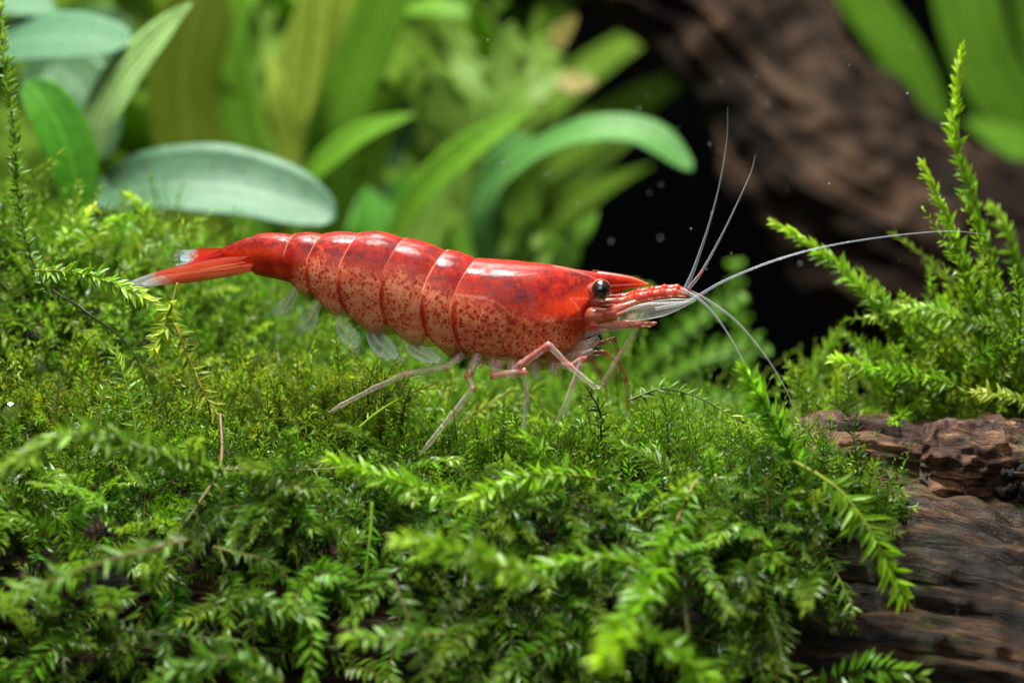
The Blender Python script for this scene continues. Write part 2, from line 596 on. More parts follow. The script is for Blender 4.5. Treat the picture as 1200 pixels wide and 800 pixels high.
L_BLUE = mat_leaf('leaf_bluish', (0.068, 0.165, 0.085), (0.10, 0.20, 0.105), (0.05, 0.13, 0.06), trans=0.22, rough=0.5, nv=7, veinamt=0.2, spec=0.3)
L_PALE = mat_leaf('leaf_pale_striped', (0.16, 0.34, 0.07), (0.48, 0.60, 0.30), (0.20, 0.38, 0.10), trans=0.35, nv=7, veinamt=0.75)
L_DARK = mat_leaf('leaf_deep_green', (0.055, 0.22, 0.010), (0.09, 0.30, 0.02), (0.035, 0.16, 0.008), trans=0.4, nv=5, veinamt=0.2)
L_DKBLUE = mat_leaf('leaf_dark_bluish', (0.04, 0.12, 0.04), (0.08, 0.18, 0.07), (0.03, 0.09, 0.03), trans=0.25, nv=5, veinamt=0.2)  # leaves of a darker, slightly bluish green
L_GRASS = mat_leaf('leaf_grass_green', (0.12, 0.29, 0.018), (0.17, 0.36, 0.03), (0.085, 0.23, 0.012), trans=0.45, nv=5, veinamt=0.3)
L_YELLOW = mat_leaf('leaf_yellow_green', (0.24, 0.34, 0.03), (0.32, 0.40, 0.06), (0.18, 0.28, 0.02), trans=0.45, nv=5, veinamt=0.4)
L_OLIVE = mat_leaf('leaf_olive', (0.13, 0.20, 0.012), (0.19, 0.27, 0.03), (0.10, 0.17, 0.01), trans=0.4, nv=5, veinamt=0.3)
L_FERN = mat_leaf('leaf_fern', (0.14, 0.27, 0.03), (0.20, 0.34, 0.06), (0.18, 0.26, 0.04), trans=0.45, nv=3, veinamt=0.2)
L_TAN = mat_leaf('leaf_fern_tip', (0.24, 0.21, 0.05), (0.28, 0.24, 0.07), (0.26, 0.17, 0.05), trans=0.4, nv=3, veinamt=0.2)
L_FAR = mat_leaf('leaf_far', (0.20, 0.38, 0.035), (0.28, 0.46, 0.06), (0.16, 0.28, 0.02), trans=0.5, nv=3, veinamt=0.3)
L_STRAP = mat_leaf('leaf_strap', (0.085, 0.24, 0.05), (0.14, 0.32, 0.09), (0.06, 0.19, 0.035), trans=0.4, nv=4, veinamt=0.4)

# 1: broad bluish leaves in the upper left
p = empty('broad_leaf_plant', at(112, 420, 3.0 * FAR))
tag(p, 'plant with broad pale bluish and striped green leaves above the shrimp tail', 'plant')
stalk('stem', [(120, 480, 3.2), (112, 330, 3.1), (107, 190, 3.0)], 7, 5, L_GRASS, p)
blade('leaf', [(-45, 70, 3.4), (40, 46, 3.2), (152, 50, 3.0)], 50, L_BLUE, p, normal=(0.05, -0.62, 0.78), prof='oval', cup=0.10)
blade('leaf', [(-60, -5, 3.6), (0, 0, 3.5), (62, 12, 3.4)], 30, L_BLUE, p, normal=(0, -0.6, 0.8), prof='oval')
blade('leaf', [(107, 196, 3.0), (128, 130, 2.95), (172, 65, 2.9), (224, 4, 2.85)], 40, L_PALE, p, normal=(-0.30, -0.62, 0.75), prof='lance', cup=0.28, wave=0.03)
blade('leaf', [(108, 232, 2.9), (200, 216, 2.8), (300, 226, 2.75), (394, 256, 2.7)], 50, L_BLUE, p, normal=(0.05, -0.76, 0.64), prof='oval', cup=0.32, wave=0.03)
blade('leaf', [(92, 262, 2.5), (84, 190, 2.5), (58, 130, 2.5), (30, 96, 2.5)], 34, L_DARK, p, normal=(0.55, -0.8, 0.25), prof='oval', cup=0.2)
blade('leaf', [(60, 76, 4.2), (95, 110, 4.1), (112, 190, 4.0)], 44, L_DKBLUE, p, normal=(0.1, -0.85, 0.4), prof='oval')
blade('leaf', [(150, 24, 5.2), (110, 60, 5.2), (30, 110, 5.2)], 50, L_DKBLUE, p, normal=(0.1, -0.85, 0.4), prof='oval')
stalk('petiole', [(107, 200, 3.0), (104, 222, 2.95), (112, 232, 2.9)], 4, 3, L_GRASS, p)
stalk('petiole', [(110, 300, 3.1), (98, 285, 2.8), (92, 262, 2.5)], 5, 4, L_GRASS, p)
stalk('petiole', [(107, 200, 3.0), (40, 130, 3.4), (-45, 70, 3.4)], 5, 4, L_GRASS, p)

# 2: upright yellow-green plant behind it
p = empty('upright_stem_plant', at(330, 420, 5.6 * FAR))
tag(p, 'tall upright plant with blurred yellow green leaves behind the shrimp abdomen', 'plant')
blade('leaf', [(240, 330, 5.9), (222, 180, 5.8), (215, 80, 5.7), (245, -40, 5.6)], 44, L_OLIVE, p, normal=(0.3, -0.9, 0.2), prof='strap')
blade('leaf', [(300, 330, 6.2), (282, 160, 6.2), (262, 60, 6.2), (275, -40, 6.2)], 34, L_GRASS, p, normal=(-0.4, -0.9, 0.2), prof='strap')
blade('leaf', [(320, 160, 5.2), (336, 130, 5.2), (358, 50, 5.2), (372, -40, 5.2)], 30, L_YELLOW, p, normal=(0.1, -0.9, 0.3), prof='lance')
blade('leaf', [(345, 230, 5.0), (340, 170, 5.0), (325, 110, 5.0), (318, 60, 5.1)], 17, L_YELLOW, p, normal=(-0.4, -0.8, 0.3), prof='lance')
blade('leaf', [(395, 300, 5.8), (390, 170, 5.6), (430, 60, 5.4), (470, -40, 5.2)], 40, L_GRASS, p, normal=(-0.45, -0.8, 0.3), prof='strap')
blade('leaf', [(400, 330, 6.6), (380, 200, 6.4), (400, 60, 6.2), (415, -40, 6.2)], 30, L_YELLOW, p, normal=(0.4, -0.8, 0.2), prof='strap')
blade('leaf', [(345, 228, 4.7), (385, 188, 4.6), (430, 156, 4.5), (486, 134, 4.4)], 20, L_GRASS, p, normal=(-0.1, -0.7, 0.7), prof='lance', cup=0.3)
blade('leaf', [(470, 14, 6.2), (510, 8, 6.1), (556, 18, 6.0)], 16, L_GRASS, p, normal=(0, -0.7, 0.7))
stalk('stem', [(345, 420, 5.2), (342, 260, 5.2), (350, 120, 5.2), (368, -40, 5.2)], 8, 7, L_YELLOW, p)
blade('leaf', [(180, 330, 7.0), (160, 160, 7.0), (190, -40, 7.0)], 46, L_DKBLUE, p, normal=(0.4, -0.8, 0.2), prof='strap')
blade('leaf', [(450, 330, 6.8), (440, 230, 6.8), (470, 120, 6.8)], 30, L_DKBLUE, p, normal=(0.3, -0.9, 0.3), prof='strap')

# 3: fern with lobed fronds
p = empty('lobed_fern', at(545, 420, 5.0 * FAR))
tag(p, 'lobed light green fern with tan frond tips beside the dark hollow', 'plant')
stalk('stem', [(530, 420, 5.0), (545, 290, 5.0), (552, 180, 5.0), (570, 110, 5.0)], 7, 5, L_FERN, p)
fr = [([(548, 250, 5.0), (540, 170, 5.0), (512, 100, 4.9), (486, 70, 4.8)], 30, L_FERN),
      ([(552, 200, 5.0), (556, 120, 5.0), (540, 60, 5.1), (520, 22, 5.1)], 26, L_FERN),
      ([(552, 190, 5.0), (580, 120, 5.0), (596, 60, 5.0), (600, 26, 5.0)], 28, L_FERN),
      ([(556, 180, 5.0), (600, 110, 5.0), (640, 60, 5.0), (668, 24, 5.0)], 28, L_FERN),
      ([(556, 170, 5.0), (610, 116, 4.9), (650, 96, 4.9), (700, 92, 4.8)], 24, L_FERN),
      ([(552, 210, 5.1), (510, 160, 5.1), (486, 120, 5.0)], 26, L_FERN),
      ([(655, 92, 4.88), (676, 98, 4.82), (700, 96, 4.78)], 17, L_TAN),
      ([(648, 54, 4.98), (662, 36, 4.95), (676, 18, 4.9)], 15, L_TAN)]
for pts, hw, m in fr:
    blade('frond', pts, hw, m, p, normal=(-0.1, -0.85, 0.5), prof='fan', lobes=5, wave=0.12, nu=48)

# 4: single leaves in front of the hollow
p = empty('pointed_leaf_plant', at(455, 330, 4.2 * FAR))
tag(p, 'bright green plant with one long pointed leaf rising over the shrimp back', 'plant')
blade('leaf', [(452, 290, 4.4), (500, 222, 4.2), (556, 172, 4.0), (626, 126, 3.9)], 26, L_GRASS, p, normal=(-0.2, -0.75, 0.6), prof='lance', cup=0.25)
blade('leaf', [(470, 330, 4.6), (500, 262, 4.6), (520, 210, 4.6)], 30, L_FERN, p, normal=(-0.3, -0.8, 0.4), prof='lance')
blade('leaf', [(420, 340, 5.0), (440, 280, 5.0), (430, 220, 5.1)], 40, L_DARK, p, normal=(0.3, -0.8, 0.4), prof='lance')
p = empty('strap_leaf_plant', at(580, 340, 4.3 * FAR))
tag(p, 'plant with a smooth strap leaf arching over into the dark hollow', 'plant')
blade('leaf', [(566, 330, 4.6), (578, 240, 4.4), (616, 190, 4.2), (680, 158, 4.0), (752, 158, 3.9), (812, 200, 3.8)], 25, L_STRAP, p, normal=(0.1, -0.62, 0.8), prof='strap', cup=0.25, nu=60)
blade('leaf', [(570, 330, 4.8), (572, 240, 4.7), (590, 190, 4.6), (625, 165, 4.5)], 22, L_STRAP, p, normal=(-0.2, -0.8, 0.5), prof='strap')
blade('leaf', [(600, 360, 4.4), (612, 300, 4.4), (622, 250, 4.4)], 16, L_GRASS, p, lobes=3, prof='fan')
blade('leaf', [(640, 360, 4.4), (664, 300, 4.4), (700, 248, 4.4)], 20, L_GRASS, p, lobes=3, prof='fan')
blade('leaf', [(520, 370, 4.6), (540, 310, 4.6), (530, 260, 4.6)], 26, L_GRASS, p, prof='fan', lobes=3)
blade('leaf', [(576, 370, 4.9), (596, 310, 4.9), (640, 275, 4.9)], 22, L_FERN, p, prof='fan', lobes=3)

for pts, hw, m in (([(500, 350, 5.2), (508, 280, 5.2), (496, 215, 5.2)], 13, L_GRASS), ([(560, 350, 5.4), (548, 290, 5.4), (560, 235, 5.4)], 12, L_FERN),
                   ([(470, 340, 5.6), (462, 260, 5.6), (480, 190, 5.6)], 14, L_DARK), ([(640, 350, 5.0), (650, 300, 5.0), (636, 262, 5.0)], 11, L_GRASS),
                   ([(590, 350, 5.2), (575, 300, 5.2), (588, 262, 5.2)], 12, L_DARK), ([(610, 350, 4.7), (640, 310, 4.7), (672, 296, 4.7)], 11, L_FERN)):
    blade('leaf', pts, hw, m, p, normal=(-0.2, -0.85, 0.4), prof='lance', wave=0.06)

# 5: grass-like leaves beyond the root
p = empty('grass_leaf_plant', at(1150, 420, 8.6 * FAR))
tag(p, 'tall plant with wide grass green blades beyond the driftwood root', 'plant')
blade('leaf', [(1120, 240, 8.4), (1068, 90, 8.3), (1010, 0, 8.2), (955, -90, 8.1)], 31, L_GRASS, p, normal=(0.3, -0.9, 0.3), prof='strap')
blade('leaf', [(1235, 330, 8.4), (1205, 170, 8.2), (1150, 60, 8.1), (1118, -70, 8.0)], 38, L_GRASS, p, normal=(-0.3, -0.9, 0.2), prof='strap')
blade('leaf', [(1290, 330, 8.8), (1262, 150, 8.6), (1215, 20, 8.6), (1200, -90, 8.5)], 30, L_GRASS, p, normal=(0.3, -0.9, 0.2), prof='strap')
blade('leaf', [(1290, 260, 7.6), (1220, 190, 7.6), (1130, 140, 7.6)], 30, L_GRASS, p, normal=(0.2, -0.8, 0.5), prof='lance')
blade('leaf', [(1330, 300, 9.0), (1330, 100, 9.0), (1290, -60, 9.0)], 50, L_DKBLUE, p, normal=(0.1, -0.9, 0.2), prof='strap')

# 6: low fern behind the shrimp head
p = empty('low_fern', at(700, 520, 3.6 * FAR))
tag(p, 'low blurred green fern with spread fronds behind the shrimp legs', 'plant')
for i, (pts, side) in enumerate((([(690, 505, 3.6), (745, 440, 3.5), (800, 385, 3.4), (856, 348, 3.4)], 34), ([(692, 512, 3.5), (760, 456, 3.4), (820, 420, 3.3), (884, 404, 3.3)], 36),
                                 ([(692, 520, 3.3), (760, 482, 3.2), (820, 470, 3.1), (880, 474, 3.0)], 34), ([(688, 505, 3.7), (712, 430, 3.7), (735, 380, 3.7), (748, 346, 3.7)], 28),
                                 ([(684, 520, 3.5), (650, 460, 3.5), (610, 436, 3.5), (570, 430, 3.5)], 30), ([(884, 570, 4.6), (876, 470, 4.6), (868, 400, 4.6), (862, 318, 4.6)], 24))):
    blade('frond', pts, 8, L_GRASS, p, normal=(-0.1, -0.8, 0.6), prof='strap')
    q = spline(np.array(pts), 12)
    for k in range(2, 12):
        tq = unit(q[min(k + 1, 11), :2] - q[k - 1, :2])
        nq = np.array([-tq[1], tq[0]])
        for sg in (1, -1):
            e = q[k, :2] + (nq * sg * 0.8 + tq * 0.75) * side * (1 - 0.5 * k / 12) * R.uniform(0.8, 1.15)
            mid = (q[k, :2] + e) / 2 + tq * 3
            blade('leaflet', [(q[k, 0], q[k, 1], q[k, 2]), (mid[0], mid[1], q[k, 2]), (e[0], e[1], q[k, 2] - 0.05)], 7.5, L_GRASS, p, normal=(-0.1, -0.75, 0.65), prof='lance', nu=12, nv=5)

# 7: far mass of foliage nobody could count
Vs, Fs, us, vs, off = [], [], [], [], 0
for i in range(330):
    px = R.uniform(-150, 600)
    py = R.uniform(60, 420)
    Y = R.uniform(8.6, 12)
    b = at(px, py, Y)
    h = R.uniform(1.0, 2.6)
    dr = np.array([R.normal(0, 0.35), R.normal(0, 0.2), 1.0])
    bend = np.array([R.normal(0, 0.5), R.normal(-0.2, 0.3), -0.2])
    t = np.linspace(0, 1, 9)[:, None]
    P = b + h * (dr * t + bend * t ** 2)
    T = unit(np.gradient(P, axis=0))
    S = unit(np.cross(T, [R.normal(0, 0.4), -1, 0.3]))
    N = np.cross(S, T)
    w = R.uniform(0.09, 0.24) * np.sin(np.pi * np.linspace(0.06, 0.99, 9) ** 0.8)[:, None]
    for sgn in (1, -1):
        V = np.stack([P - S * w + N * 0.006 * sgn, P + N * (0.006 * sgn - 0.2 * w), P + S * w + N * 0.006 * sgn], 1).reshape(-1, 3)
        Vs.append(V)
        f = grid_faces(9, 3, off=off)
        Fs.append(f[:, ::-1] if sgn > 0 else f)
        off += len(V)
        us.append(np.repeat(t[:, 0], 3))
        vs.append(np.tile([1, 0, 1], 9))
fo = mk('background_foliage', np.vstack(Vs), [np.vstack(Fs)], L_FAR, attrs={'u': np.concatenate(us), 'v': np.concatenate(vs)})
tag(fo, 'far blurred mass of green leaves filling the tank behind the plants', 'foliage', kind='stuff')

# ------------------------------------------------------------------ moss
LEAF_T = np.array([[0, 1, 2], [0, 2, 3], [1, 4, 2], [2, 4, 3]])


def sprigs(P0, D0, B, L, ll, nl, col, roll=None, face=None, wide=0.30, stem=0.006, wild=0.25, ranks=2, stemcol=(0.16, 0.17, 0.03), tipcol=(0.42, 0.55, 0.05)):
    """many moss sprigs at once: each a curved stem with rows of small folded pointed leaves"""
    N = len(P0)
    L = np.asarray(L)[:, None]
    roll = R.uniform(0, 2 * np.pi, N) if roll is None else roll
    tt = np.linspace(0.06, 1.0, nl)
    t = tt[None, :] + R.normal(0, 0.4 / nl, (N, nl))
    pos = P0[:, None] + L[:, None] * (D0[:, None] * t[..., None] + B[:, None] * (t ** 2)[..., None])
    T = unit(D0[:, None] + 2 * B[:, None] * t[..., None])
    ref = unit(R.normal(0, 1, (N, 3))) if face is None else unit(face)
    S = unit(np.cross(T, ref[:, None]))
    Nn = np.cross(S, T)
    k = np.arange(nl)
    ang = roll[:, None] + np.pi * (k % 2)[None] + (np.pi / 2 * ((k // 2) % 2)[None] if ranks == 4 else 0) + R.normal(0, wild, (N, nl))
    side = S * np.cos(ang)[..., None] + Nn * np.sin(ang)[..., None]
    spread = np.radians(62 - 34 * tt ** 3)[None] + R.normal(0, 0.16, (N, nl))
    d = unit(T * np.cos(spread)[..., None] + side * np.sin(spread)[..., None])
    wv = unit(np.cross(d, np.cross(T, side)))
    wv = unit((np.cross(d, T) if face is None else np.cross(d, Nn)) + (0.5 if face is None else 0.35) * R.normal(0, 1, (N, nl, 3)))
    nr = np.cross(wv, d)
    size = (np.asarray(ll)[:, None] * (0.55 + 0.45 * np.sin(np.pi * np.clip(t, 0, 1) ** 0.8) ** 0.5) * R.uniform(0.75, 1.2, (N, nl)))[..., None]
    curl = R.uniform(-0.1, 0.4, (N, nl))[..., None]
    base = pos
    m = base + d * size * 0.45 + nr * size * 0.06
    tip = base + d * size * (1 - 0.15 * curl) - nr * size * curl * 0.5
    lf = m + wv * size * wide * 0.5 + nr * size * 0.05
    rt = m - wv * size * wide * 0.5 + nr * size * 0.05
    V = np.stack([base, lf, m - nr * size * 0.03, rt, tip], 2).reshape(-1, 3)
    F = (LEAF_T[None] + 5 * np.arange(N * nl)[:, None, None]).reshape(-1, 3)
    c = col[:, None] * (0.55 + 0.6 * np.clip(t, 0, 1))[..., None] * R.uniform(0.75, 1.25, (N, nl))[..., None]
    tipm = np.clip((t - 0.72) / 0.3, 0, 1)[..., None] * R.uniform(0.0, 0.55, (N, 1, 1))
    c = c * (1 - tipm) + np.array(tipcol) * tipm
    C = np.repeat(c[:, :, None], 5, 2).reshape(-1, 3)
    # stems: three-sided
    q = np.linspace(0, 1.0, 6)
    sp = P0[:, None] + L[:, None] * (D0[:, None] * q[None, :, None] + B[:, None] * (q ** 2)[None, :, None])
    ST = unit(D0[:, None] + 2 * B[:, None] * q[None, :, None])
    SS = unit(np.cross(ST, ref[:, None]))
    SN = np.cross(SS, ST)
    a = np.array([0, 2.094, 4.189])
    rad = stem * (1 - 0.6 * q)[None, :, None, None]
    sv = sp[:, :, None] + rad * (np.cos(a)[None, None, :, None] * SS[:, :, None] + np.sin(a)[None, None, :, None] * SN[:, :, None])
    base_f = grid_faces(6, 3, True)
    tri = np.vstack([base_f[:, [0, 1, 2]], base_f[:, [0, 2, 3]]])
    SF = (tri[None] + 18 * np.arange(N)[:, None, None]).reshape(-1, 3) + len(V)
    SCc = np.array(stemcol)[None, None] * R.uniform(0.5, 1.3, (N, 1, 1)) * np.ones((N, 18, 1))
    return np.vstack([V, sv.reshape(-1, 3)]), np.vstack([F, SF]), np.vstack([C, SCc.reshape(-1, 3)])


def gather(name, lst, label, extra=None):
    Vs, Fs, Cs, off = [], [], [], 0
    for V, F, C in lst:
        Vs.append(V)
        Fs.append(F + off)
        Cs.append(C)
        off += len(V)
    o = mk(name, np.vstack(Vs), [np.vstack(Fs)], M_MOSS, smooth=False, cols={'col': np.clip(np.vstack(Cs), 0, 1)})
    tag(o, label, 'moss', kind='stuff')
    return o


def greens(N, lo=(0.035, 0.10, 0.004), hi=(0.17, 0.33, 0.018), p=1.2):
    f = R.uniform(0, 1, (N, 1)) ** p
    c = np.array(lo) * (1 - f) + np.array(hi) * f
    return c * R.uniform(0.85, 1.15, (N, 3))


def on_log(N, x0, x1, th0, th1):
    """random points on the log; th is measured from the crest, negative towards the viewer"""
    x = R.uniform(x0, x1, N)
    th = np.radians(R.uniform(th0, th1, N))
    c = log_center(x)
    n = np.stack([np.zeros(N), np.sin(th) * LOG_RZ, np.cos(th) * LOG_RY], -1)
    p = c + np.stack([np.zeros(N), np.sin(th) * LOG_RY, np.cos(th) * LOG_RZ], -1)
    return p, unit(n), th


def edge_keep(p, th):
    """the moss thins out towards the bare end of the log"""
    lim = np.interp(th, np.radians([-110, -70, -45, -20, 0, 40]), [1.35, 1.42, 1.6, 1.78, 1.75, 1.5])
    lim = lim + 0.5 * (fbm(p * 2.2, 3, 51) - 0.5) * 2
    return p[:, 0] < lim


tufts = []
# fine low carpet over the crest
p, nrm, th = on_log(8000, -3.6, 2.1, -58, 60)
k = edge_keep(p, th) & (R.uniform(0, 1, len(p)) < (0.30 + 0.95 * fbm(p * 2.0, 3, 61)) * np.clip((np.degrees(th) + 52) / 38, 0, 1))
p, nrm, th = p[k], nrm[k], th[k]
N = len(p)
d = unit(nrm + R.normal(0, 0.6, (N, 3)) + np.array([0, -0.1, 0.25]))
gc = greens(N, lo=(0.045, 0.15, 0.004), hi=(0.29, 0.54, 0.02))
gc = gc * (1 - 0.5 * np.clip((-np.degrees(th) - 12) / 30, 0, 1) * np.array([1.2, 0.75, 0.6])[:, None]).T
hgt = -0.02 + 0.55 * fbm(p * 2.1, 3, 71) ** 1.2
p = p + nrm * (hgt * R.uniform(-0.2, 0.75, N))[:, None]
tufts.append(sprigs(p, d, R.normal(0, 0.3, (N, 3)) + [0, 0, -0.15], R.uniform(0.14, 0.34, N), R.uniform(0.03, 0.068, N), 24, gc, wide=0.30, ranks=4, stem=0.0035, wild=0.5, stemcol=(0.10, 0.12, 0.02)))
# taller feathery shoots on the crest, clear of the shrimp's feet
p, nrm, th = on_log(420, -3.4, 1.9, -50, 60)
k = edge_keep(p, th) & ((th > np.radians(10)) | ((th < np.radians(-30)) & ((p[:, 0] < -1.3) | (p[:, 0] > 0.9))))
p, nrm, th = p[k], nrm[k], th[k]
N = len(p)
d = unit(nrm + R.normal(0, 0.5, (N, 3)) + np.array([0, -0.1, 0.3]))
tufts.append(sprigs(p + nrm * 0.10, d, R.normal(0, 0.3, (N, 3)) + [0, 0, -0.2], R.uniform(0.25, 0.48, N), R.uniform(0.05, 0.08, N), 44, greens(N, p=0.8, lo=(0.07, 0.2, 0.006), hi=(0.32, 0.56, 0.02)), wide=0.24, ranks=2, stem=0.005, wild=0.35, stemcol=(0.14, 0.18, 0.02)))
# leafy fronds hanging down the near flank, over dark gaps
p, nrm, th = on_log(2500, -3.6, 1.9, -125, -18)
k = edge_keep(p, th) & ((th < np.radians(-34)) | (p[:, 0] < -1.25) | (p[:, 0] > 0.9)) & (fbm(p * 1.3, 3, 81) > 0.50 + 0.10 * np.clip((-np.degrees(th) - 40) / 50, 0, 1) - 0.04 * (p[:, 0] < -0.9))
p, nrm, th = p[k], nrm[k], th[k]
N = len(p)
d = unit(nrm * 0.5 + R.normal(0, 0.6, (N, 3)) + np.array([0, -0.2, -0.1]))
p = p + nrm * (R.uniform(-0.05, 0.10, N) + 0.7 * np.clip(fbm(p * 1.7, 2, 87) - 0.42, 0, 1))[:, None]
fc = unit(nrm + R.normal(0, 0.35, (N, 3)) + np.array([0, -0.3, 0.3]))
tufts.append(sprigs(p, d, R.normal(0, 0.22, (N, 3)) + [0, -0.05, -0.36], R.uniform(0.25, 0.60, N), R.uniform(0.045, 0.088, N), 44, greens(N, p=1.3, lo=(0.022, 0.075, 0.005), hi=(0.15, 0.32, 0.016)), roll=R.normal(0, 0.3, N), face=fc, wide=0.21, wild=0.3, stem=0.005, stemcol=(0.15, 0.14, 0.03)))
# long leafy sprays over the flank
p, nrm, th = on_log(160, -3.4, 1.6, -95, -25)
k = edge_keep(p, th)
p, nrm, th = p[k], nrm[k], th[k]
N = len(p)
d = unit(nrm * 0.7 + R.normal(0, 0.6, (N, 3)) + np.array([0, -0.2, 0.15]))
fc = unit(nrm + R.normal(0, 0.3, (N, 3)) + np.array([0, -0.2, 0.5]))
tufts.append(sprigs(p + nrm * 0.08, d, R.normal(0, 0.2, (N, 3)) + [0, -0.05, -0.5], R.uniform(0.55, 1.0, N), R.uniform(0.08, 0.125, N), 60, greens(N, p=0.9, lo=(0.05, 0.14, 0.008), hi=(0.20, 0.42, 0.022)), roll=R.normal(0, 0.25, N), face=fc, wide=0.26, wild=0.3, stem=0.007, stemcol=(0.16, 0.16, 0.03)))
gather('moss_carpet', tufts, 'dense green moss carpet covering the log under the shrimp')

# mound of looser moss behind the tail, and the low back slope
def mound_top(x, y):
    """height of the moss mound: high behind the tail, low behind the head"""
    prof = np.interp(x, [-6, -3.2, -2.6, -2.0, -1.5, -1.0, -0.4, 0.4, 1.2, 2.2], [0.75, 0.60, 0.42, 0.20, -0.06, -0.24, -0.38, -0.54, -0.78, -1.0])
    y0 = np.interp(x, [-2.6, -1.9, -1.2], [0.25, 0.75, 0.9])
    prof = prof + 0.5 * (fbm(np.stack([x * 1.3, y * 1.3, 0 * x], -1), 2, 95) - 0.5)
    f = np.clip((y - y0) / 1.15, 0, 1)
    f = f * f * (3 - 2 * f)
    z = -0.66 + (prof + 0.66) * f
    return np.minimum(z, np.maximum(prof, -0.5)) - 0.3 * np.clip(y - 2.0, 0, 9) ** 2


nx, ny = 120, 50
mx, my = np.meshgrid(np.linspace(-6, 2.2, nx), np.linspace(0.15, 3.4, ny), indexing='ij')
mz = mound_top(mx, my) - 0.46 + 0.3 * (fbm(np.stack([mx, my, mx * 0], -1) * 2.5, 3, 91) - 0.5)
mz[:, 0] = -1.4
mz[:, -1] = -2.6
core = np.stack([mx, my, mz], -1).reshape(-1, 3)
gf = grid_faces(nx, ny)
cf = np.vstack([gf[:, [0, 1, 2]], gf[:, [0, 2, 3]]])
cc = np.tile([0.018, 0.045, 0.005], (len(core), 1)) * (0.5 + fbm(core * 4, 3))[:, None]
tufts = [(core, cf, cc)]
N = 4600
x = -4.0 + 5.6 * R.uniform(0, 1, N) ** 1.25
y = R.uniform(0.25, 2.8, N)
p = np.stack([x, y, mound_top(x, y) - 0.34 + R.uniform(-0.14, 0.18, N)], -1)
d = unit(np.array([0, -0.25, 0.8]) + R.normal(0, 0.5, (N, 3)))
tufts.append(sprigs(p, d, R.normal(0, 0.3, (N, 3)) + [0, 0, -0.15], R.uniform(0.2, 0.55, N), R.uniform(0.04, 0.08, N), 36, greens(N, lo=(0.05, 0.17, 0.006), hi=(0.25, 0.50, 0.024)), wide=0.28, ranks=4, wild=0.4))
N = 900
x = R.uniform(-4.0, -0.6, N)
y = R.uniform(0.0, 0.8, N)
p = np.stack([x, y, -0.62 + 0.25 * y + R.uniform(-0.08, 0.14, N)], -1)
d = unit(np.array([0, -0.35, 0.8]) + R.normal(0, 0.5, (N, 3)))
tufts.append(sprigs(p, d, R.normal(0, 0.3, (N, 3)) + [0, 0, -0.15], R.uniform(0.15, 0.36, N), R.uniform(0.035, 0.07, N), 30, greens(N, lo=(0.07, 0.16, 0.005), hi=(0.36, 0.50, 0.02)), wide=0.28, ranks=4, wild=0.4))
N = 110
x = R.uniform(-3.6, -0.4, N)
y = R.uniform(0.4, 1.8, N)
p = np.stack([x, y, mound_top(x, y) - 0.30], -1)
d = unit(np.array([0.1, -0.3, 0.7]) + R.normal(0, 0.55, (N, 3)))
fc = unit(np.array([0, -0.7, 0.7]) + R.normal(0, 0.4, (N, 3)))
tufts.append(sprigs(p, d, R.normal(0, 0.3, (N, 3)) + [0.1, 0, -0.25], R.uniform(0.4, 0.8, N), R.uniform(0.06, 0.095, N), 50, greens(N, p=0.8, lo=(0.09, 0.2, 0.008), hi=(0.34, 0.52, 0.03)), roll=R.normal(0, 0.3, N), face=fc, wide=0.27, wild=0.35, stem=0.007, stemcol=(0.14, 0.16, 0.03)))
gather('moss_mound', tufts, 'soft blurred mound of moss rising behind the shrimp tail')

# moss bank beyond the weathered branch
N = 300
px = R.uniform(940, 1330, N)
p = at(px, R.uniform(470, 530, N), R.uniform(0.7, 1.7, N))
d = unit(np.array([-0.1, -0.2, 0.9]) + R.normal(0, 0.5, (N, 3)))
tufts = [sprigs(p, d, R.normal(0, 0.3, (N, 3)) + [0, 0, -0.1], R.uniform(0.2, 0.45, N), R.uniform(0.045, 0.08, N), 40, greens(N, lo=(0.06, 0.16, 0.006), hi=(0.30, 0.48, 0.02)), wide=0.32, ranks=4, wild=0.3)]
N = 80
px = 1030 + 230 * R.uniform(0, 1, N) ** 0.8
p = at(px, R.uniform(400, 500, N), R.uniform(0.75, 1.5, N))
d = unit(np.array([-0.25, -0.1, 0.9]) + R.normal(0, 0.45, (N, 3)))
tufts.append(sprigs(p, d, R.normal(0, 0.25, (N, 3)) + [-0.1, 0, -0.05], R.uniform(0.35, 0.85, N) * np.clip((px - 960) / 160, 0.3, 1), R.uniform(0.06, 0.09, N), 64, greens(N, p=0.8, lo=(0.08, 0.2, 0.008), hi=(0.30, 0.52, 0.02)), wide=0.34, ranks=4, wild=0.25, stem=0.008, stemcol=(0.14, 0.2, 0.02)))
gather('moss_bank', tufts, 'bank of bright moss growing along the far side of the weathered branch')


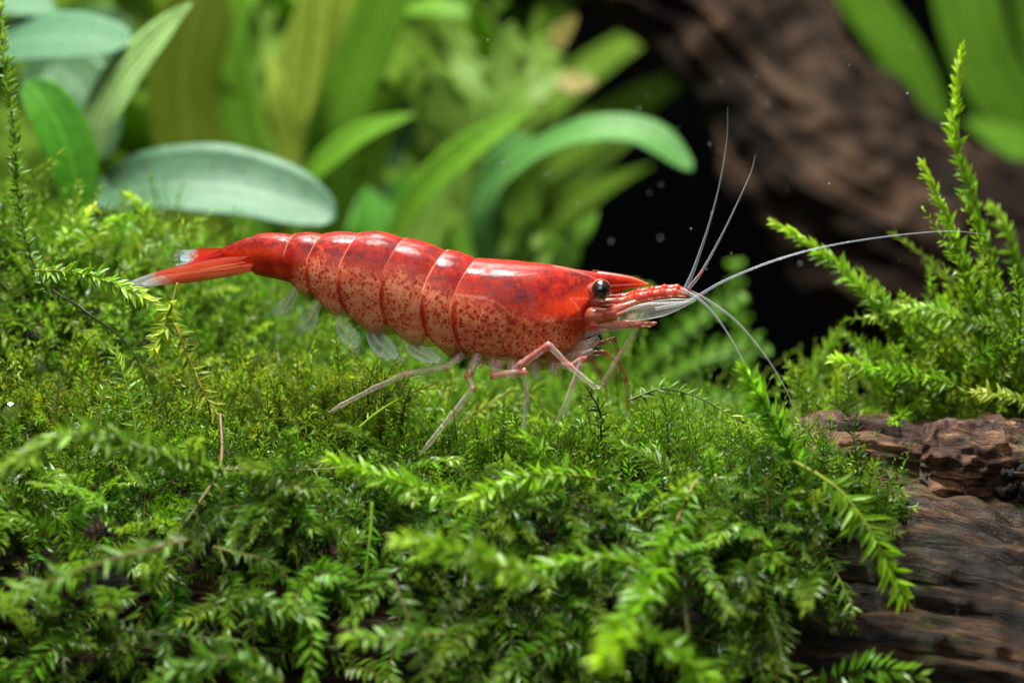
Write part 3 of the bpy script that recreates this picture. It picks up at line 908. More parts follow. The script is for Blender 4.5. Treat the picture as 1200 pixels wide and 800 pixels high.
# ------------------------------------------------------------------ moss fronds that can be told apart
def frond(label, pts, ll=22, gap=6.0, base=(0.10, 0.24, 0.012), tip=(0.38, 0.55, 0.04), stemcol=(0.30, 0.28, 0.05), normal=(0.1, -0.8, 0.5), ranks=2, stem=1.7, wide=0.215, name='moss_frond', group='single moss fronds', spread=60, droop=0.35, bare=0.0, taper=0.0):
    pts = np.asarray(pts, float)
    ctrl = at(pts[:, 0], pts[:, 1], pts[:, 2])
    for i in range(len(pts)):
        for _ in range(60):
            c = log_center(ctrl[i, 0])
            if pts[i, 2] > 0.2 or ctrl[i, 0] > 3.2 or ((ctrl[i, 1] - c[1]) / (LOG_RY + 0.16)) ** 2 + ((ctrl[i, 2] - c[2]) / (LOG_RZ + 0.16)) ** 2 > 1 or ctrl[i, 2] > c[2] + LOG_RZ:
                break
            pts[i, 2] -= 0.03
            ctrl[i] = at(pts[i, 0], pts[i, 1], pts[i, 2])
    n = 60
    P = spline(ctrl, n)
    Lc = np.concatenate([[0], np.cumsum(np.linalg.norm(np.diff(P, axis=0), axis=1))])
    tot = Lc[-1]
    root = empty(name, P[0])
    tag(root, label, 'moss frond', group)
    rr = stem * K * (1 - 0.55 * Lc / tot)
    wig = 0.5 * K * (fbm(np.stack([Lc * 9, Lc * 0 + pts[0, 0], Lc * 0], -1), 2)[:, None] - 0.5) * 6 * UPV
    V, F = tube_geo(P + wig, rr, 6)
    t01 = np.concatenate([np.repeat(Lc / tot, 6), [0, 1]])[:, None]
    sc = np.array(stemcol) * (1 - t01 ** 2) + np.array(tip) * 0.8 * t01 ** 2
    mk('stem', V, F, M_MOSS, root, cols={'col': sc})
    # leaves, in alternate rows
    if ranks == 4:
        wide = max(wide, 0.27)
    m = max(6, int(tot / (gap * K) * ranks))
    t = (np.arange(m) + 0.5) / m
    t = bare + (1 - bare) * t
    t = np.clip(t + R.normal(0, 0.7 / m, m), 0.0, 1.0)
    pos = np.stack([np.interp(t * tot, Lc, P[:, i]) for i in range(3)], -1)
    Tn = unit(np.gradient(P, axis=0))
    T = unit(np.stack([np.interp(t * tot, Lc, Tn[:, i]) for i in range(3)], -1))
    S = unit(np.cross(T, np.asarray(normal, float)))
    Nn = np.cross(S, T)
    k = np.arange(m)
    ang = np.pi * (k % 2) + (np.pi / 2 * ((k // 2) % 2) if ranks >= 4 else 0.0) + R.normal(0, 0.42, m)
    side = S * np.cos(ang)[:, None] + Nn * np.sin(ang)[:, None]
    spr = np.radians(spread * (1 - 0.55 * t ** 5)) + R.normal(0, 0.2, m)
    d = unit(T * np.cos(spr)[:, None] + side * np.sin(spr)[:, None])
    up = unit(np.cross(np.cross(T, side), d) * 0 + Nn + 0.35 * R.normal(0, 1, (m, 3)))
    w = unit(np.cross(d, up))
    up = np.cross(w, d)
    size = ll * K * (0.6 + 0.4 * np.sin(np.pi * np.clip(t * (1 - taper), 0.02, 1) ** 0.9) ** 0.5) * R.uniform(0.6, 1.2, m) * np.where(t > 0.97, 0.7, 1)
    size = size[:, None]
    cv = (droop * R.uniform(0.2, 2.4, m))[:, None]
    s = np.array([0, 0.28, 0.62, 1.0])
    wp = np.array([0.30, 1.0, 0.78, 0.0])
    rows = []
    for si, wi in zip(s, wp):
        c = pos + d * size * si - up * size * cv * si ** 2 * 0.6
        e = w * size * wide * 0.5 * wi
        fold = up * size * 0.07 * wi
        if wi == 0:
            rows += [c]
        else:
            rows += [c - e + fold, c, c + e + fold]
    V = np.stack(rows, 1).reshape(-1, 3)
    f4 = np.array([[0, 1, 4, 3], [1, 2, 5, 4], [3, 4, 7, 6], [4, 5, 8, 7]])
    f3 = np.array([[6, 7, 9], [7, 8, 9]])
    o = 10 * np.arange(m)[:, None, None]
    c = np.array(base) * (0.75 + 0.5 * t)[:, None]
    tm = (np.clip((t - 0.6) / 0.4, 0, 1) ** 1.5 * 0.85)[:, None]
    c = (c * (1 - tm) + np.array(tip) * tm) * R.uniform(0.6, 1.3, (m, 1)) * np.array([1.3, 1.2, 0.7])
    C = np.repeat(c[:, None], 10, 1)
    C[:, :3] = C[:, :3] * 0.8 + np.array(tip) * 0.2
    lv = mk('leaves', V, [(f4[None] + o).reshape(-1, 4), (f3[None] + o).reshape(-1, 3)], M_MOSS, root, smooth=True, cols={'col': np.clip(C.reshape(-1, 3), 0, 1)})
    lv['kind'] = 'stuff'
    return root


BRT = (0.16, 0.36, 0.02)
DK = (0.03, 0.025, 0.012)
frond('tall frond with a dark stem standing at the picture edge below the bluish leaves', [(62, 352, 0.35), (35, 300, 0.45), (22, 232, 0.55), (16, 150, 0.65), (2, 40, 0.75), (0, -30, 0.8)], 16, 5, stemcol=DK, ranks=4, stem=1.8, base=(0.12, 0.27, 0.03), tip=(0.25, 0.4, 0.08))
frond('dark woody moss stem running down behind the hanging sprig below the tail', [(60, 340, 0.35), (100, 365, 0.2), (150, 405, 0.15), (178, 460, 0.1)], 13, 16, stemcol=DK, stem=1.6, base=(0.04, 0.10, 0.01), tip=(0.06, 0.14, 0.02))
frond('pale tipped frond reaching towards the end of the tail fan', [(40, 318, 0.1), (90, 320, 0.05), (130, 332, 0.0), (185, 356, -0.05)], 20, 5, BRT, (0.55, 0.66, 0.2), normal=(0, -0.6, 0.8), ranks=4)
frond('blurred bright sprig leaning outward between the dark stem and bluish leaf', [(55, 306, 1.1), (82, 272, 1.2), (110, 243, 1.3)], 22, 7, (0.2, 0.42, 0.03), (0.5, 0.68, 0.05), ranks=4)
frond('blurred curled sprig in front of the lower bluish leaf', [(140, 340, 1.3), (165, 292, 1.4), (170, 255, 1.5), (150, 226, 1.5)], 20, 7, (0.15, 0.33, 0.02), (0.4, 0.6, 0.05), ranks=4)
frond('hanging sprig with a starry tip just under the tail fan', [(208, 332, -0.02), (200, 360, -0.06), (190, 390, -0.1), (180, 414, -0.14)], 20, 4.5, (0.28, 0.42, 0.05), (0.55, 0.72, 0.08), stemcol=(0.38, 0.34, 0.06), bare=0.25, ranks=4, spread=70)
frond('olive drooping frond with a bright bud at its lower end', [(205, 380, -0.15), (222, 420, -0.2), (238, 458, -0.28), (256, 488, -0.35)], 20, 5, (0.20, 0.28, 0.05), (0.62, 0.72, 0.12), stemcol=(0.42, 0.36, 0.06), stem=2.2, normal=(-0.5, -0.5, 0.6), spread=72)
frond('pale brown stem dropping from a black joint across the near moss', [(258, 486, -0.4), (260, 530, -0.6), (252, 560, -0.8), (212, 618, -1.1), (166, 676, -1.3)], 16, 9, (0.08, 0.20, 0.02), (0.40, 0.5, 0.08), stemcol=(0.26, 0.18, 0.08), stem=2.4, bare=0.3)
frond('upright feathery sprig standing clear in focus below the tail', [(160, 516, -0.25), (155, 480, -0.22), (145, 440, -0.2), (134, 414, -0.2)], 21, 6, (0.13, 0.32, 0.03), (0.45, 0.65, 0.12), stemcol=(0.30, 0.42, 0.05), stem=1.8, spread=68, droop=-0.25)
frond('small faded sprig beside the air bubble', [(64, 500, -0.2), (66, 475, -0.2), (70, 446, -0.2)], 16, 7, (0.12, 0.15, 0.03), (0.22, 0.25, 0.06), stemcol=(0.3, 0.26, 0.06), spread=75)
frond('thin green sprig between the faded sprig and the feathery one', [(118, 500, -0.3), (118, 475, -0.28), (122, 452, -0.25)], 14, 6, (0.10, 0.26, 0.02), (0.3, 0.5, 0.08))
frond('thick blurred frond lying across the near moss above the dark gap', [(262, 552, -1.0), (180, 530, -1.4), (90, 508, -1.7), (-10, 556, -1.9)], 27, 5, (0.12, 0.26, 0.03), (0.35, 0.55, 0.08), stemcol=(0.18, 0.15, 0.05), normal=(0, -0.6, 0.8), ranks=4)
frond('blurred brown-stemmed frond running to the lower picture edge', [(220, 632, -1.7), (130, 655, -1.9), (60, 680, -2.0), (-20, 715, -2.1)], 28, 6, (0.10, 0.24, 0.02), (0.3, 0.5, 0.06), stemcol=(0.26, 0.17, 0.07), normal=(0, -0.7, 0.7))
frond('thin leafy runner crossing the moss from the black joint', [(262, 550, -0.7), (310, 548, -0.7), (350, 550, -0.68), (396, 548, -0.65)], 12, 9, (0.10, 0.2, 0.02), (0.35, 0.4, 0.12), stemcol=(0.30, 0.22, 0.12))
frond('bright plump frond pointing at the foot of the second walking leg', [(600, 600, -1.0), (530, 585, -1.05), (460, 562, -1.1), (386, 540, -1.15)], 26, 6, BRT, (0.35, 0.62, 0.04), normal=(0, -0.5, 0.85), ranks=4)
frond('blurred plump frond above the dark pocket at bottom centre', [(640, 680, -2.0), (580, 660, -2.05), (525, 644, -2.1), (464, 632, -2.2)], 27, 6, (0.16, 0.34, 0.03), (0.40, 0.62, 0.06), normal=(0, -0.5, 0.85), ranks=4)
frond('arching bright frond directly below the third walking leg', [(700, 560, -0.9), (640, 556, -1.0), (590, 568, -1.1), (545, 590, -1.2)], 26, 6, BRT, (0.36, 0.6, 0.04), normal=(0, -0.4, 0.9), ranks=4)
frond('frond with curled leaflets lying between the arching frond and the big drooping one', [(770, 668, -1.6), (710, 654, -1.7), (655, 662, -1.7), (590, 676, -1.8)], 25, 6, (0.15, 0.36, 0.02), (0.38, 0.62, 0.05), normal=(0, -0.5, 0.85), ranks=4)
frond('large drooping frond with a brown stem and glowing blurred tip', [(814, 566, -1.0), (780, 640, -1.5), (752, 705, -2.0), (700, 778, -2.9)], 30, 7, (0.13, 0.32, 0.02), (0.45, 0.75, 0.02), stemcol=(0.34, 0.24, 0.10), stem=2.6, ranks=4)
frond('side shoot curving from the large drooping frond towards the bottom edge', [(750, 742, -2.2), (790, 762, -2.2), (825, 792, -2.2), (850, 830, -2.2)], 26, 6, (0.14, 0.33, 0.02), (0.4, 0.65, 0.04), ranks=4)
frond('long hanging frond with flat neat leaflets beside the bare bark', [(838, 556, -0.75), (852, 620, -0.95), (870, 690, -1.1), (866, 750, -1.2), (850, 830, -1.25)], 26, 7, (0.09, 0.24, 0.03), (0.28, 0.5, 0.06), stemcol=(0.36, 0.36, 0.08), stem=2.2, normal=(0.1, -1, 0.1), spread=66)
frond('bright drooping frond hanging in front of the bare log bark', [(930, 540, -0.9), (985, 575, -1.05), (1025, 630, -1.15), (1062, 706, -1.2)], 30, 6, BRT, (0.42, 0.72, 0.03), stemcol=(0.34, 0.42, 0.05), normal=(0.2, -0.9, 0.35), stem=2.4, spread=58, bare=0.2)
frond('short frond with a glossy leaf hanging over the log shadow', [(940, 600, -0.85), (962, 640, -0.95), (985, 680, -1.0), (1002, 720, -1.0)], 19, 7, (0.10, 0.24, 0.03), (0.3, 0.5, 0.1), stemcol=(0.34, 0.36, 0.06))
frond('small sprig hanging beside the long neat frond', [(898, 560, -0.8), (900, 600, -0.9), (902, 650, -0.95), (912, 690, -1.0)], 20, 6, (0.09, 0.23, 0.03), (0.26, 0.44, 0.1), spread=68)
frond('bushy blurred frond standing where the lower antennae end', [(945, 575, -0.75), (925, 530, -0.8), (898, 480, -0.85), (870, 432, -0.9)], 26, 5, (0.12, 0.33, 0.02), (0.25, 0.52, 0.03), stemcol=(0.2, 0.3, 0.03), ranks=4)
frond('tallest sprig beside the bank, its tip against the grass green blades', [(1200, 430, 0.9), (1168, 330, 0.95), (1138, 230, 1.0), (1118, 150, 1.0), (1127, 54, 1.0)], 19, 5, (0.17, 0.38, 0.02), (0.42, 0.65, 0.03), stemcol=(0.26, 0.38, 0.03), ranks=4, spread=48)
frond('slim sprig crossing the tip of the long antenna', [(1160, 450, 0.8), (1140, 350, 0.85), (1115, 270, 0.85), (1080, 190, 0.9)], 19, 5, (0.18, 0.40, 0.02), (0.46, 0.68, 0.04), stemcol=(0.26, 0.40, 0.03), ranks=4, spread=50)
frond('leaning sprig reaching towards the shrimp under the long antenna', [(1095, 425, 0.9), (1040, 370, 0.9), (975, 305, 0.95), (903, 258, 1.0)], 20, 5, (0.17, 0.36, 0.03), (0.42, 0.65, 0.05), stemcol=(0.24, 0.33, 0.03), ranks=4, spread=52)
frond('sideways sprig with pale wet leaflets in the moss bank', [(1190, 390, 0.7), (1130, 375, 0.75), (1080, 362, 0.8), (1020, 372, 0.85)], 20, 5, (0.18, 0.36, 0.05), (0.5, 0.65, 0.2), stemcol=(0.24, 0.3, 0.03), ranks=4)
frond('low sprig of the bank pointing at the lower antennae', [(1120, 450, 0.6), (1070, 440, 0.62), (1025, 432, 0.65), (975, 420, 0.7)], 20, 5, (0.17, 0.40, 0.02), (0.45, 0.66, 0.06), stemcol=(0.24, 0.3, 0.03), ranks=4)
frond('soft dim sprig in the dark between the lower antennae and the bank', [(952, 520, 1.7), (950, 460, 1.7), (965, 420, 1.7), (985, 388, 1.7)], 22, 7, (0.10, 0.24, 0.02), (0.25, 0.42, 0.03), ranks=4)
frond('pale yellow tipped sprig at the foot of the moss bank', [(1235, 480, 0.35), (1200, 470, 0.35), (1170, 462, 0.35), (1140, 458, 0.35)], 17, 5, (0.24, 0.36, 0.06), (0.6, 0.66, 0.2), ranks=4)
frond('blurred sprig rising behind the tallest one of the bank', [(1230, 400, 1.6), (1200, 330, 1.6), (1175, 260, 1.6), (1160, 240, 1.6)], 20, 6, (0.15, 0.34, 0.03), (0.35, 0.55, 0.06), ranks=4)
frond('arched sprig on the crest beneath the shrimp head', [(735, 470, 0.1), (780, 455, 0.15), (830, 472, 0.1), (875, 500, 0.0)], 16, 5, (0.10, 0.24, 0.02), (0.3, 0.45, 0.06), stemcol=(0.1, 0.12, 0.03))
frond('dark backlit sprig with thin hooked leaves below the mouth legs', [(705, 520, -0.1), (704, 500, -0.1), (702, 480, -0.1), (688, 455, -0.1)], 14, 6, (0.06, 0.13, 0.02), (0.12, 0.22, 0.03), stemcol=DK, droop=0.6)
frond('upright backlit sprig with hooked leaves against the pale green fern', [(783, 545, -0.1), (783, 510, -0.1), (780, 480, -0.1), (776, 464, -0.1)], 17, 6, (0.08, 0.18, 0.02), (0.2, 0.36, 0.04), stemcol=(0.05, 0.07, 0.02), droop=-0.5, spread=66)
frond('straight bright stem rising beside the hind walking leg', [(420, 500, -0.25), (448, 480, -0.2), (480, 462, -0.15), (514, 447, -0.1)], 11, 8, (0.18, 0.36, 0.03), (0.5, 0.7, 0.08), stemcol=(0.30, 0.48, 0.03))
frond('short frond with curved leaflets hanging over the black hole at bottom left', [(250, 640, -1.2), (290, 650, -1.25), (330, 668, -1.3), (372, 735, -1.3)], 20, 6, (0.09, 0.22, 0.03), (0.25, 0.4, 0.1))
frond('feathery frond lying across the black hole in the lower moss', [(270, 700, -1.4), (305, 705, -1.45), (340, 715, -1.5), (368, 728, -1.5)], 22, 5, (0.10, 0.23, 0.05), (0.28, 0.46, 0.12), normal=(0, -0.5, 0.85), ranks=4)
frond('dark runner with stubby side shoots near the lower picture corner', [(130, 735, -1.5), (175, 742, -1.5), (220, 745, -1.5), (285, 752, -1.5)], 18, 7, (0.08, 0.2, 0.02), (0.2, 0.36, 0.05), stemcol=(0.1, 0.12, 0.03))
frond('downward brown stem with sparse leaflets beside the black hole', [(345, 610, -0.95), (362, 650, -1.0), (385, 690, -1.05), (405, 732, -1.1)], 17, 7, (0.06, 0.14, 0.02), (0.14, 0.24, 0.05), stemcol=(0.28, 0.2, 0.09))
frond('bright straight sprig hanging near the pocket left of the plump frond', [(436, 590, -0.85), (434, 625, -0.95), (430, 655, -1.0), (427, 690, -1.05)], 16, 6, (0.10, 0.3, 0.02), (0.26, 0.5, 0.04), stemcol=(0.26, 0.42, 0.04), stem=2.4)
frond('short frond with a glowing bud pointing sideways over the dark pocket', [(520, 742, -1.9), (480, 745, -1.95), (440, 748, -2.0), (404, 748, -2.05)], 22, 6, (0.12, 0.28, 0.03), (0.36, 0.56, 0.08), ranks=4, normal=(0, -0.5, 0.85))
frond('brown stem with drooping leaflets falling to the bottom centre', [(462, 680, -1.7), (478, 722, -1.8), (492, 765, -1.9), (505, 830, -2.0)], 24, 7, (0.10, 0.24, 0.03), (0.3, 0.5, 0.06), stemcol=(0.28, 0.22, 0.1))
frond('dark hanging chain of tiny leaflets in the shade below the curled frond', [(602, 668, -1.1), (604, 705, -1.15), (608, 745, -1.2), (625, 790, -1.2)], 13, 6, (0.05, 0.14, 0.02), (0.1, 0.2, 0.04))
frond('frond along the lower edge with leaves spread like a comb', [(330, 800, -2.0), (270, 770, -2.0), (200, 790, -2.05), (150, 830, -2.1)], 24, 6, (0.09, 0.23, 0.03), (0.28, 0.45, 0.06), ranks=4)

# ------------------------------------------------------------------ shrimp
YAW = math.radians(9)
TY = math.tan(YAW)
NEAR = np.array([-math.sin(YAW), -math.cos(YAW), 0.0])   # towards the viewer's side of the shrimp


def ybody(px):
    return -(np.asarray(px, float) - 500) * K * TY


def sp(px, py, w=0.0):
    """point of the shrimp: photo pixel on its middle plane, moved w pixels to the near side"""
    px = np.asarray(px, float)
    w = np.asarray(w, float) * np.ones_like(px)
    p = at(px, py, ybody(px))
    return p + NEAR * (w * K)[..., None]


shrimp = empty('shrimp', at(560, 505, 0.0))
tag(shrimp, 'translucent red dwarf shrimp with dark speckles walking on the moss', 'shrimp')


def mat_shell():
    m, nt, out = newmat('shrimp_shell')
    g = NT(nt)
    pig = g.attr('pig').outputs['Fac']
    pale = g.attr('pale').outputs['Fac']
    clear = g.attr('clear').outputs['Fac']
    dark = g.attr('dark').outputs['Fac']
    pos = g.n('TexCoord').outputs['Object']
    wob = g.n('TexNoise', {'Vector': pos, 'Scale': 26.0, 'Detail': 3.0})
    vpos = g.n('VectorMath', {0: pos, 1: g.n('VectorMath', {0: wob.outputs['Color'], 3: 0.035}, operation='SCALE').outputs[0]}, operation='ADD').outputs[0]
    vo = g.n('TexVoronoi', {'Vector': vpos, 'Scale': 44.0, 'Randomness': 1.0})
    vo2 = g.n('TexVoronoi', {'Vector': vpos, 'Scale': 90.0, 'Randomness': 1.0})
    big = g.n('TexNoise', {'Vector': pos, 'Scale': 5.0, 'Detail': 6.0, 'Roughness': 0.65}).outputs[0]
    med = g.n('TexNoise', {'Vector': pos, 'Scale': 24.0, 'Detail': 6.0, 'Roughness': 0.75}).outputs[0]
    fine = g.n('TexNoise', {'Vector': pos, 'Scale': 120.0, 'Detail': 3.0, 'Roughness': 0.7}).outputs[0]
    # a soft wash of pigment with small separate spots over it
    soft = g.maprange(g.math('ADD', pig, g.math('MULTIPLY', g.math('SUBTRACT', med, 0.5), 0.7)), 0.22, 0.95)
    thr = g.math('ADD', g.math('MULTIPLY', pig, 0.42), g.math('ADD', g.math('MULTIPLY', g.math('SUBTRACT', med, 0.5), 0.7), 0.21))
    s1 = g.maprange(g.math('SUBTRACT', thr, vo.outputs['Distance']), -0.10, 0.12)
    s2 = g.maprange(g.math('SUBTRACT', g.math('SUBTRACT', thr, 0.06), vo2.outputs['Distance']), -0.10, 0.14)
    spot = g.math('MAXIMUM', s1, g.math('MULTIPLY', s2, 0.7))
    palec = g.mix(g.maprange(med, 0.35, 0.65), (0.74, 0.31, 0.17), (0.68, 0.16, 0.065))
    red = g.mix(g.maprange(big, 0.38, 0.62), (0.26, 0.005, 0.005), (0.58, 0.042, 0.008))
    red = g.mix(g.maprange(fine, 0.5, 0.72, 0, 0.3), red, (0.62, 0.07, 0.02))
    dk = g.math('MULTIPLY', dark, g.maprange(g.math('ADD', g.math('MULTIPLY', med, 0.5), g.math('MULTIPLY', big, 0.5)), 0.40, 0.58))
    red = g.mix(dk, red, (0.055, 0.004, 0.008))
    col = g.mix(soft, palec, red)
    dots = g.math('MULTIPLY', spot, g.maprange(pig, 1.0, 0.55, 0.25, 0.88))
    col = g.mix(dots, col, (0.27, 0.010, 0.004))
    col = g.mix(pale, col, (0.80, 0.36, 0.25))
    hb = g.math('ADD', g.math('MULTIPLY', med, 0.6), g.math('MULTIPLY', fine, 0.35))
    bp = g.n('Bump', {'Height': hb, 'Strength': 0.4, 'Distance': 0.012})
    p = g.n('BsdfPrincipled', {'Base Color': col, 'Roughness': 0.5, 'Specular IOR Level': 0.06, 'Normal': bp.outputs[0],
                               'Subsurface Weight': 0.5, 'Subsurface Radius': (1.0, 0.28, 0.15), 'Subsurface Scale': 0.10,
                               'Coat Weight': g.maprange(g.math('ADD', g.math('MULTIPLY', med, 0.6), g.math('MULTIPLY', fine, 0.4)), 0.44, 0.58, 0.03, 0.42), 'Coat Roughness': 0.08, 'Coat Normal': g.n('Bump', {'Height': g.math('ADD', fine, g.math('MULTIPLY', med, 0.8)), 'Strength': 0.2, 'Distance': 0.006}).outputs[0]})
    tr = g.n('BsdfTransparent', {'Color': (1.0, 0.90, 0.84, 1)})
    cl = g.math('MULTIPLY', clear, g.math('SUBTRACT', 1.0, g.math('MULTIPLY', spot, 0.6)))
    mx = g.n('MixShader', {0: cl, 1: p.outputs[0], 2: tr.outputs[0]})
    nt.links.new(mx.outputs[0], out.inputs[0])
    return m


def mat_clear(name, tint, red, amount, namp=1.0, rough=0.2, scale=30.0, spec=0.8):
    """glassy limb: tinted translucent cuticle with red pigment spots; attribute 'pig' sets how many"""
    m, nt, out = newmat(name)
    g = NT(nt)
    pos = g.n('TexCoord').outputs['Object']
    nz = g.n('TexNoise', {'Vector': pos, 'Scale': scale, 'Detail': 4.0, 'Roughness': 0.65}).outputs[0]
    pig = g.attr('pig').outputs['Fac']
    f = g.maprange(g.math('ADD', g.math('MULTIPLY_ADD', nz, namp, 0.5 - 0.5 * namp), g.math('MULTIPLY', g.math('SUBTRACT', pig, 0.5), 0.5)), 0.48, 0.74)
    col = g.mix(f, tint, red)
    p = g.n('BsdfPrincipled', {'Base Color': col, 'Roughness': rough, 'Specular IOR Level': spec, 'Subsurface Weight': 0.3, 'Subsurface Radius': (1, 0.5, 0.4), 'Subsurface Scale': 0.03})
    fr = g.n('LayerWeight', {'Blend': 0.35}).outputs['Facing']
    al = g.math('ADD', g.math('MULTIPLY', fr, 0.55), amount, clamp=True)
    al = g.math('MAXIMUM', al, g.math('MULTIPLY', f, 0.62))
    al = g.math('ADD', al, g.math('MULTIPLY', g.attr('rim').outputs['Fac'], 0.5), clamp=True)
    tr = g.n('BsdfTransparent', {'Color': (0.97, 0.95, 0.93, 1)})
    mx = g.n('MixShader', {0: al, 1: tr.outputs[0], 2: p.outputs[0]})
    nt.links.new(mx.outputs[0], out.inputs[0])
    return m


M_SHELL = mat_shell()
M_SCALE = mat_clear('antenna_scale', (0.26, 0.29, 0.23), (0.45, 0.10, 0.07), 0.05)
M_LIMB = mat_clear('clear_limb', (0.86, 0.72, 0.68), (0.58, 0.14, 0.12), 0.12, rough=0.12, spec=1.0)
M_FARLIMB = mat_clear('far_limb', (0.46, 0.28, 0.20), (0.40, 0.06, 0.035), 0.25)
M_FIN = mat_clear('clear_fin', (0.70, 0.80, 0.75), (0.58, 0.14, 0.10), 0.08, rough=0.3, spec=0.6)
M_FEELER = mat_clear('feeler', (0.55, 0.62, 0.70), (0.50, 0.20, 0.15), 0.15, scale=18)
M_PED = mat_clear('antenna_base', (0.58, 0.17, 0.11), (0.56, 0.03, 0.012), 0.36, scale=24, spec=0.5)
M_TAIL = mat_clear('tail_fan', (0.52, 0.64, 0.72), (0.42, 0.014, 0.010), 0.12, namp=0.45, scale=40)

TOPX = np.array([[262, 292], [270, 287], [285, 279], [298, 276], [345, 275], [381, 274.5], [424, 273], [440, 273], [460, 276], [475, 280], [500, 287], [524, 294], [545, 300], [560, 304], [580, 304], [600, 304.5], [640, 308], [680, 315], [700, 318], [720, 321], [740, 324.5], [752, 329], [760, 332.5]])
BOTX = np.array([[262, 299], [272, 308], [282, 316], [292, 319], [325, 324], [345, 332], [360, 342], [381, 354], [400, 367], [424, 381], [450, 391], [475, 398], [500, 405], [524, 412], [545, 418], [560, 423], [590, 432], [630, 437], [655, 431], [675, 418], [685, 405], [692, 386], [698, 360], [704, 345], [712, 341], [730, 339], [745, 337], [760, 334]])
WIDX = np.array([[262, 7], [272, 10], [290, 16], [325, 22], [345, 27], [381, 34], [424, 42], [475, 46], [524, 48], [560, 51], [600, 55], [640, 52], [660, 46], [675, 38], [685, 29], [692, 21], [698, 13], [704, 8.5], [712, 6], [722, 4.6], [740, 3.2], [760, 0.8]])
BND = [300, 346, 381, 424, 475, 524, 560]

xs = np.concatenate([np.arange(262, 680, 1.4), np.arange(680, 712, 0.8), np.arange(712, 760.5, 1.4)])
ex = []
for b in BND:
    ex += [b - 0.25, b + 0.25, b + 0.9]
xs = np.unique(np.concatenate([xs, ex]))


def prof(tab, x, s=5.0):
    g = np.arange(250, 775, 0.5)
    y = np.interp(g, tab[:, 0], tab[:, 1])
    kk = np.exp(-0.5 * (np.arange(-40, 41) * 0.5 / s) ** 2)
    kk /= kk.sum()
    y2 = np.convolve(np.pad(y, 40, mode='edge'), kk, 'valid')
    return np.interp(x, g, y2)


tp = prof(TOPX, xs, 3.5)
bt = prof(BOTX, xs, 3.0)
wd = prof(WIDX, xs, 3.0)
nx, nt_ = len(xs), 144
a = np.linspace(0, 2 * np.pi, nt_, endpoint=False)      # 0 top, pi bottom; first half near side
ca, sa = np.cos(a), np.sin(a)
vfrac = (1 - np.sign(ca) * np.abs(ca) ** 0.92) / 2      # 0 at the back, 1 at the belly
wsh = np.sign(sa) * np.abs(sa) ** 0.80
X = np.repeat(xs[:, None], nt_, 1)
VF = np.repeat(vfrac[None], nx, 0)
seg = np.zeros(nx)
fph = np.zeros(nx)
bb = np.array([262] + BND + [760])
idx = np.clip(np.searchsorted(bb, xs, 'right') - 1, 0, len(bb) - 2)
fph = (xs - bb[idx]) / (bb[idx + 1] - bb[idx])
fph[idx == len(bb) - 2] = np.clip((xs[idx == len(bb) - 2] - 560) / 60, 0, 1)
abd = (xs < 560)
rise = np.where(xs < 700, 2.6 * (1 - np.clip(fph, 0, 1)) ** 1.4, 0) * np.where(xs < 300, 0.3, 1)
rise = rise + np.where(abd & (xs > 300), 2.6 * np.sin(np.pi * np.clip(fph, 0, 1)), 0) - 1.2 * (xs < 700)
H = (bt - tp)
# pleura: each abdominal plate hangs down as a rounded lobe
lobe = np.where(abd & (xs > 346), 7.5 * np.sin(np.pi * np.clip(fph, 0.0, 1)) ** 0.7 - 3.0, 0)
lobe = np.where((xs > 346) & abd, lobe, 0)
low = np.clip((VF - 0.62) / 0.38, 0, 1) ** 1.5
PY = tp[:, None] + H[:, None] * VF + lobe[:, None] * low - rise[:, None] * np.cos(a)[None]
A = np.interp(xs, [262, 290, 346, 400, 560, 600, 650], [0, 0, 8, 20, 24, 16, 0])
sh = -A[:, None] * np.sin(np.pi * np.clip(VF * 0.95, 0, 1)) ** 0.9
PX = X + sh
# the flank narrows towards the belly behind the shell margin
belly = 1 - 0.16 * np.clip((VF - 0.84) / 0.16, 0, 1)
W = (wd[:, None] + 0.9 * rise[:, None]) * wsh[None] * belly
# lower margin of the head shell stands proud of the belly
mar = np.interp(xs, [535, 560, 600, 640, 670, 690, 698], [0.90, 0.84, 0.82, 0.83, 0.86, 0.92, 1.0])
cara = (xs > 560) & (xs < 697)
step = np.where(cara[:, None], 3.2 * np.clip((VF - mar[:, None]) / 0.02, 0, 1), 0)
W = W - np.sign(W) * np.minimum(np.abs(W), step)
hf = np.clip((xs - 610) / 85, 0, 1)
hf = (hf * hf * (3 - 2 * hf) * np.clip((712 - xs) / 14, 0, 1))[:, None]
W = W * (1 - 0.62 * hf * np.clip((0.50 - VF) / 0.50, 0, 1))
mara = 0.93 - 0.15 * np.abs(2 * np.clip(fph, 0, 1) - 1) ** 2.2
apl = abd & (xs > 346)
stepa = np.where(apl[:, None], 9.0 * np.clip((VF - mara[:, None]) / 0.02, 0, 1), 0)
W = W - np.sign(W) * np.minimum(np.abs(W), stepa)
PY = PY - np.where(apl[:, None], 6.0 * np.clip((VF - mara[:, None]) / 0.05, 0, 1), 0)
V = sp(PX, PY, W).reshape(-1, 3)
F = [grid_faces(nx, nt_, True)]
c0, c1 = sp(xs[0], (tp[0] + bt[0]) / 2), sp(xs[-1] + 1, (tp[-1] + bt[-1]) / 2)
j = np.arange(nt_)
n0 = len(V)
F.append(np.vstack([np.stack([np.full(nt_, n0), (j + 1) % nt_, j], -1), np.stack([np.full(nt_, n0 + 1), (nx - 1) * nt_ + j, (nx - 1) * nt_ + (j + 1) % nt_], -1)]))
V = np.vstack([V, c0, c1])


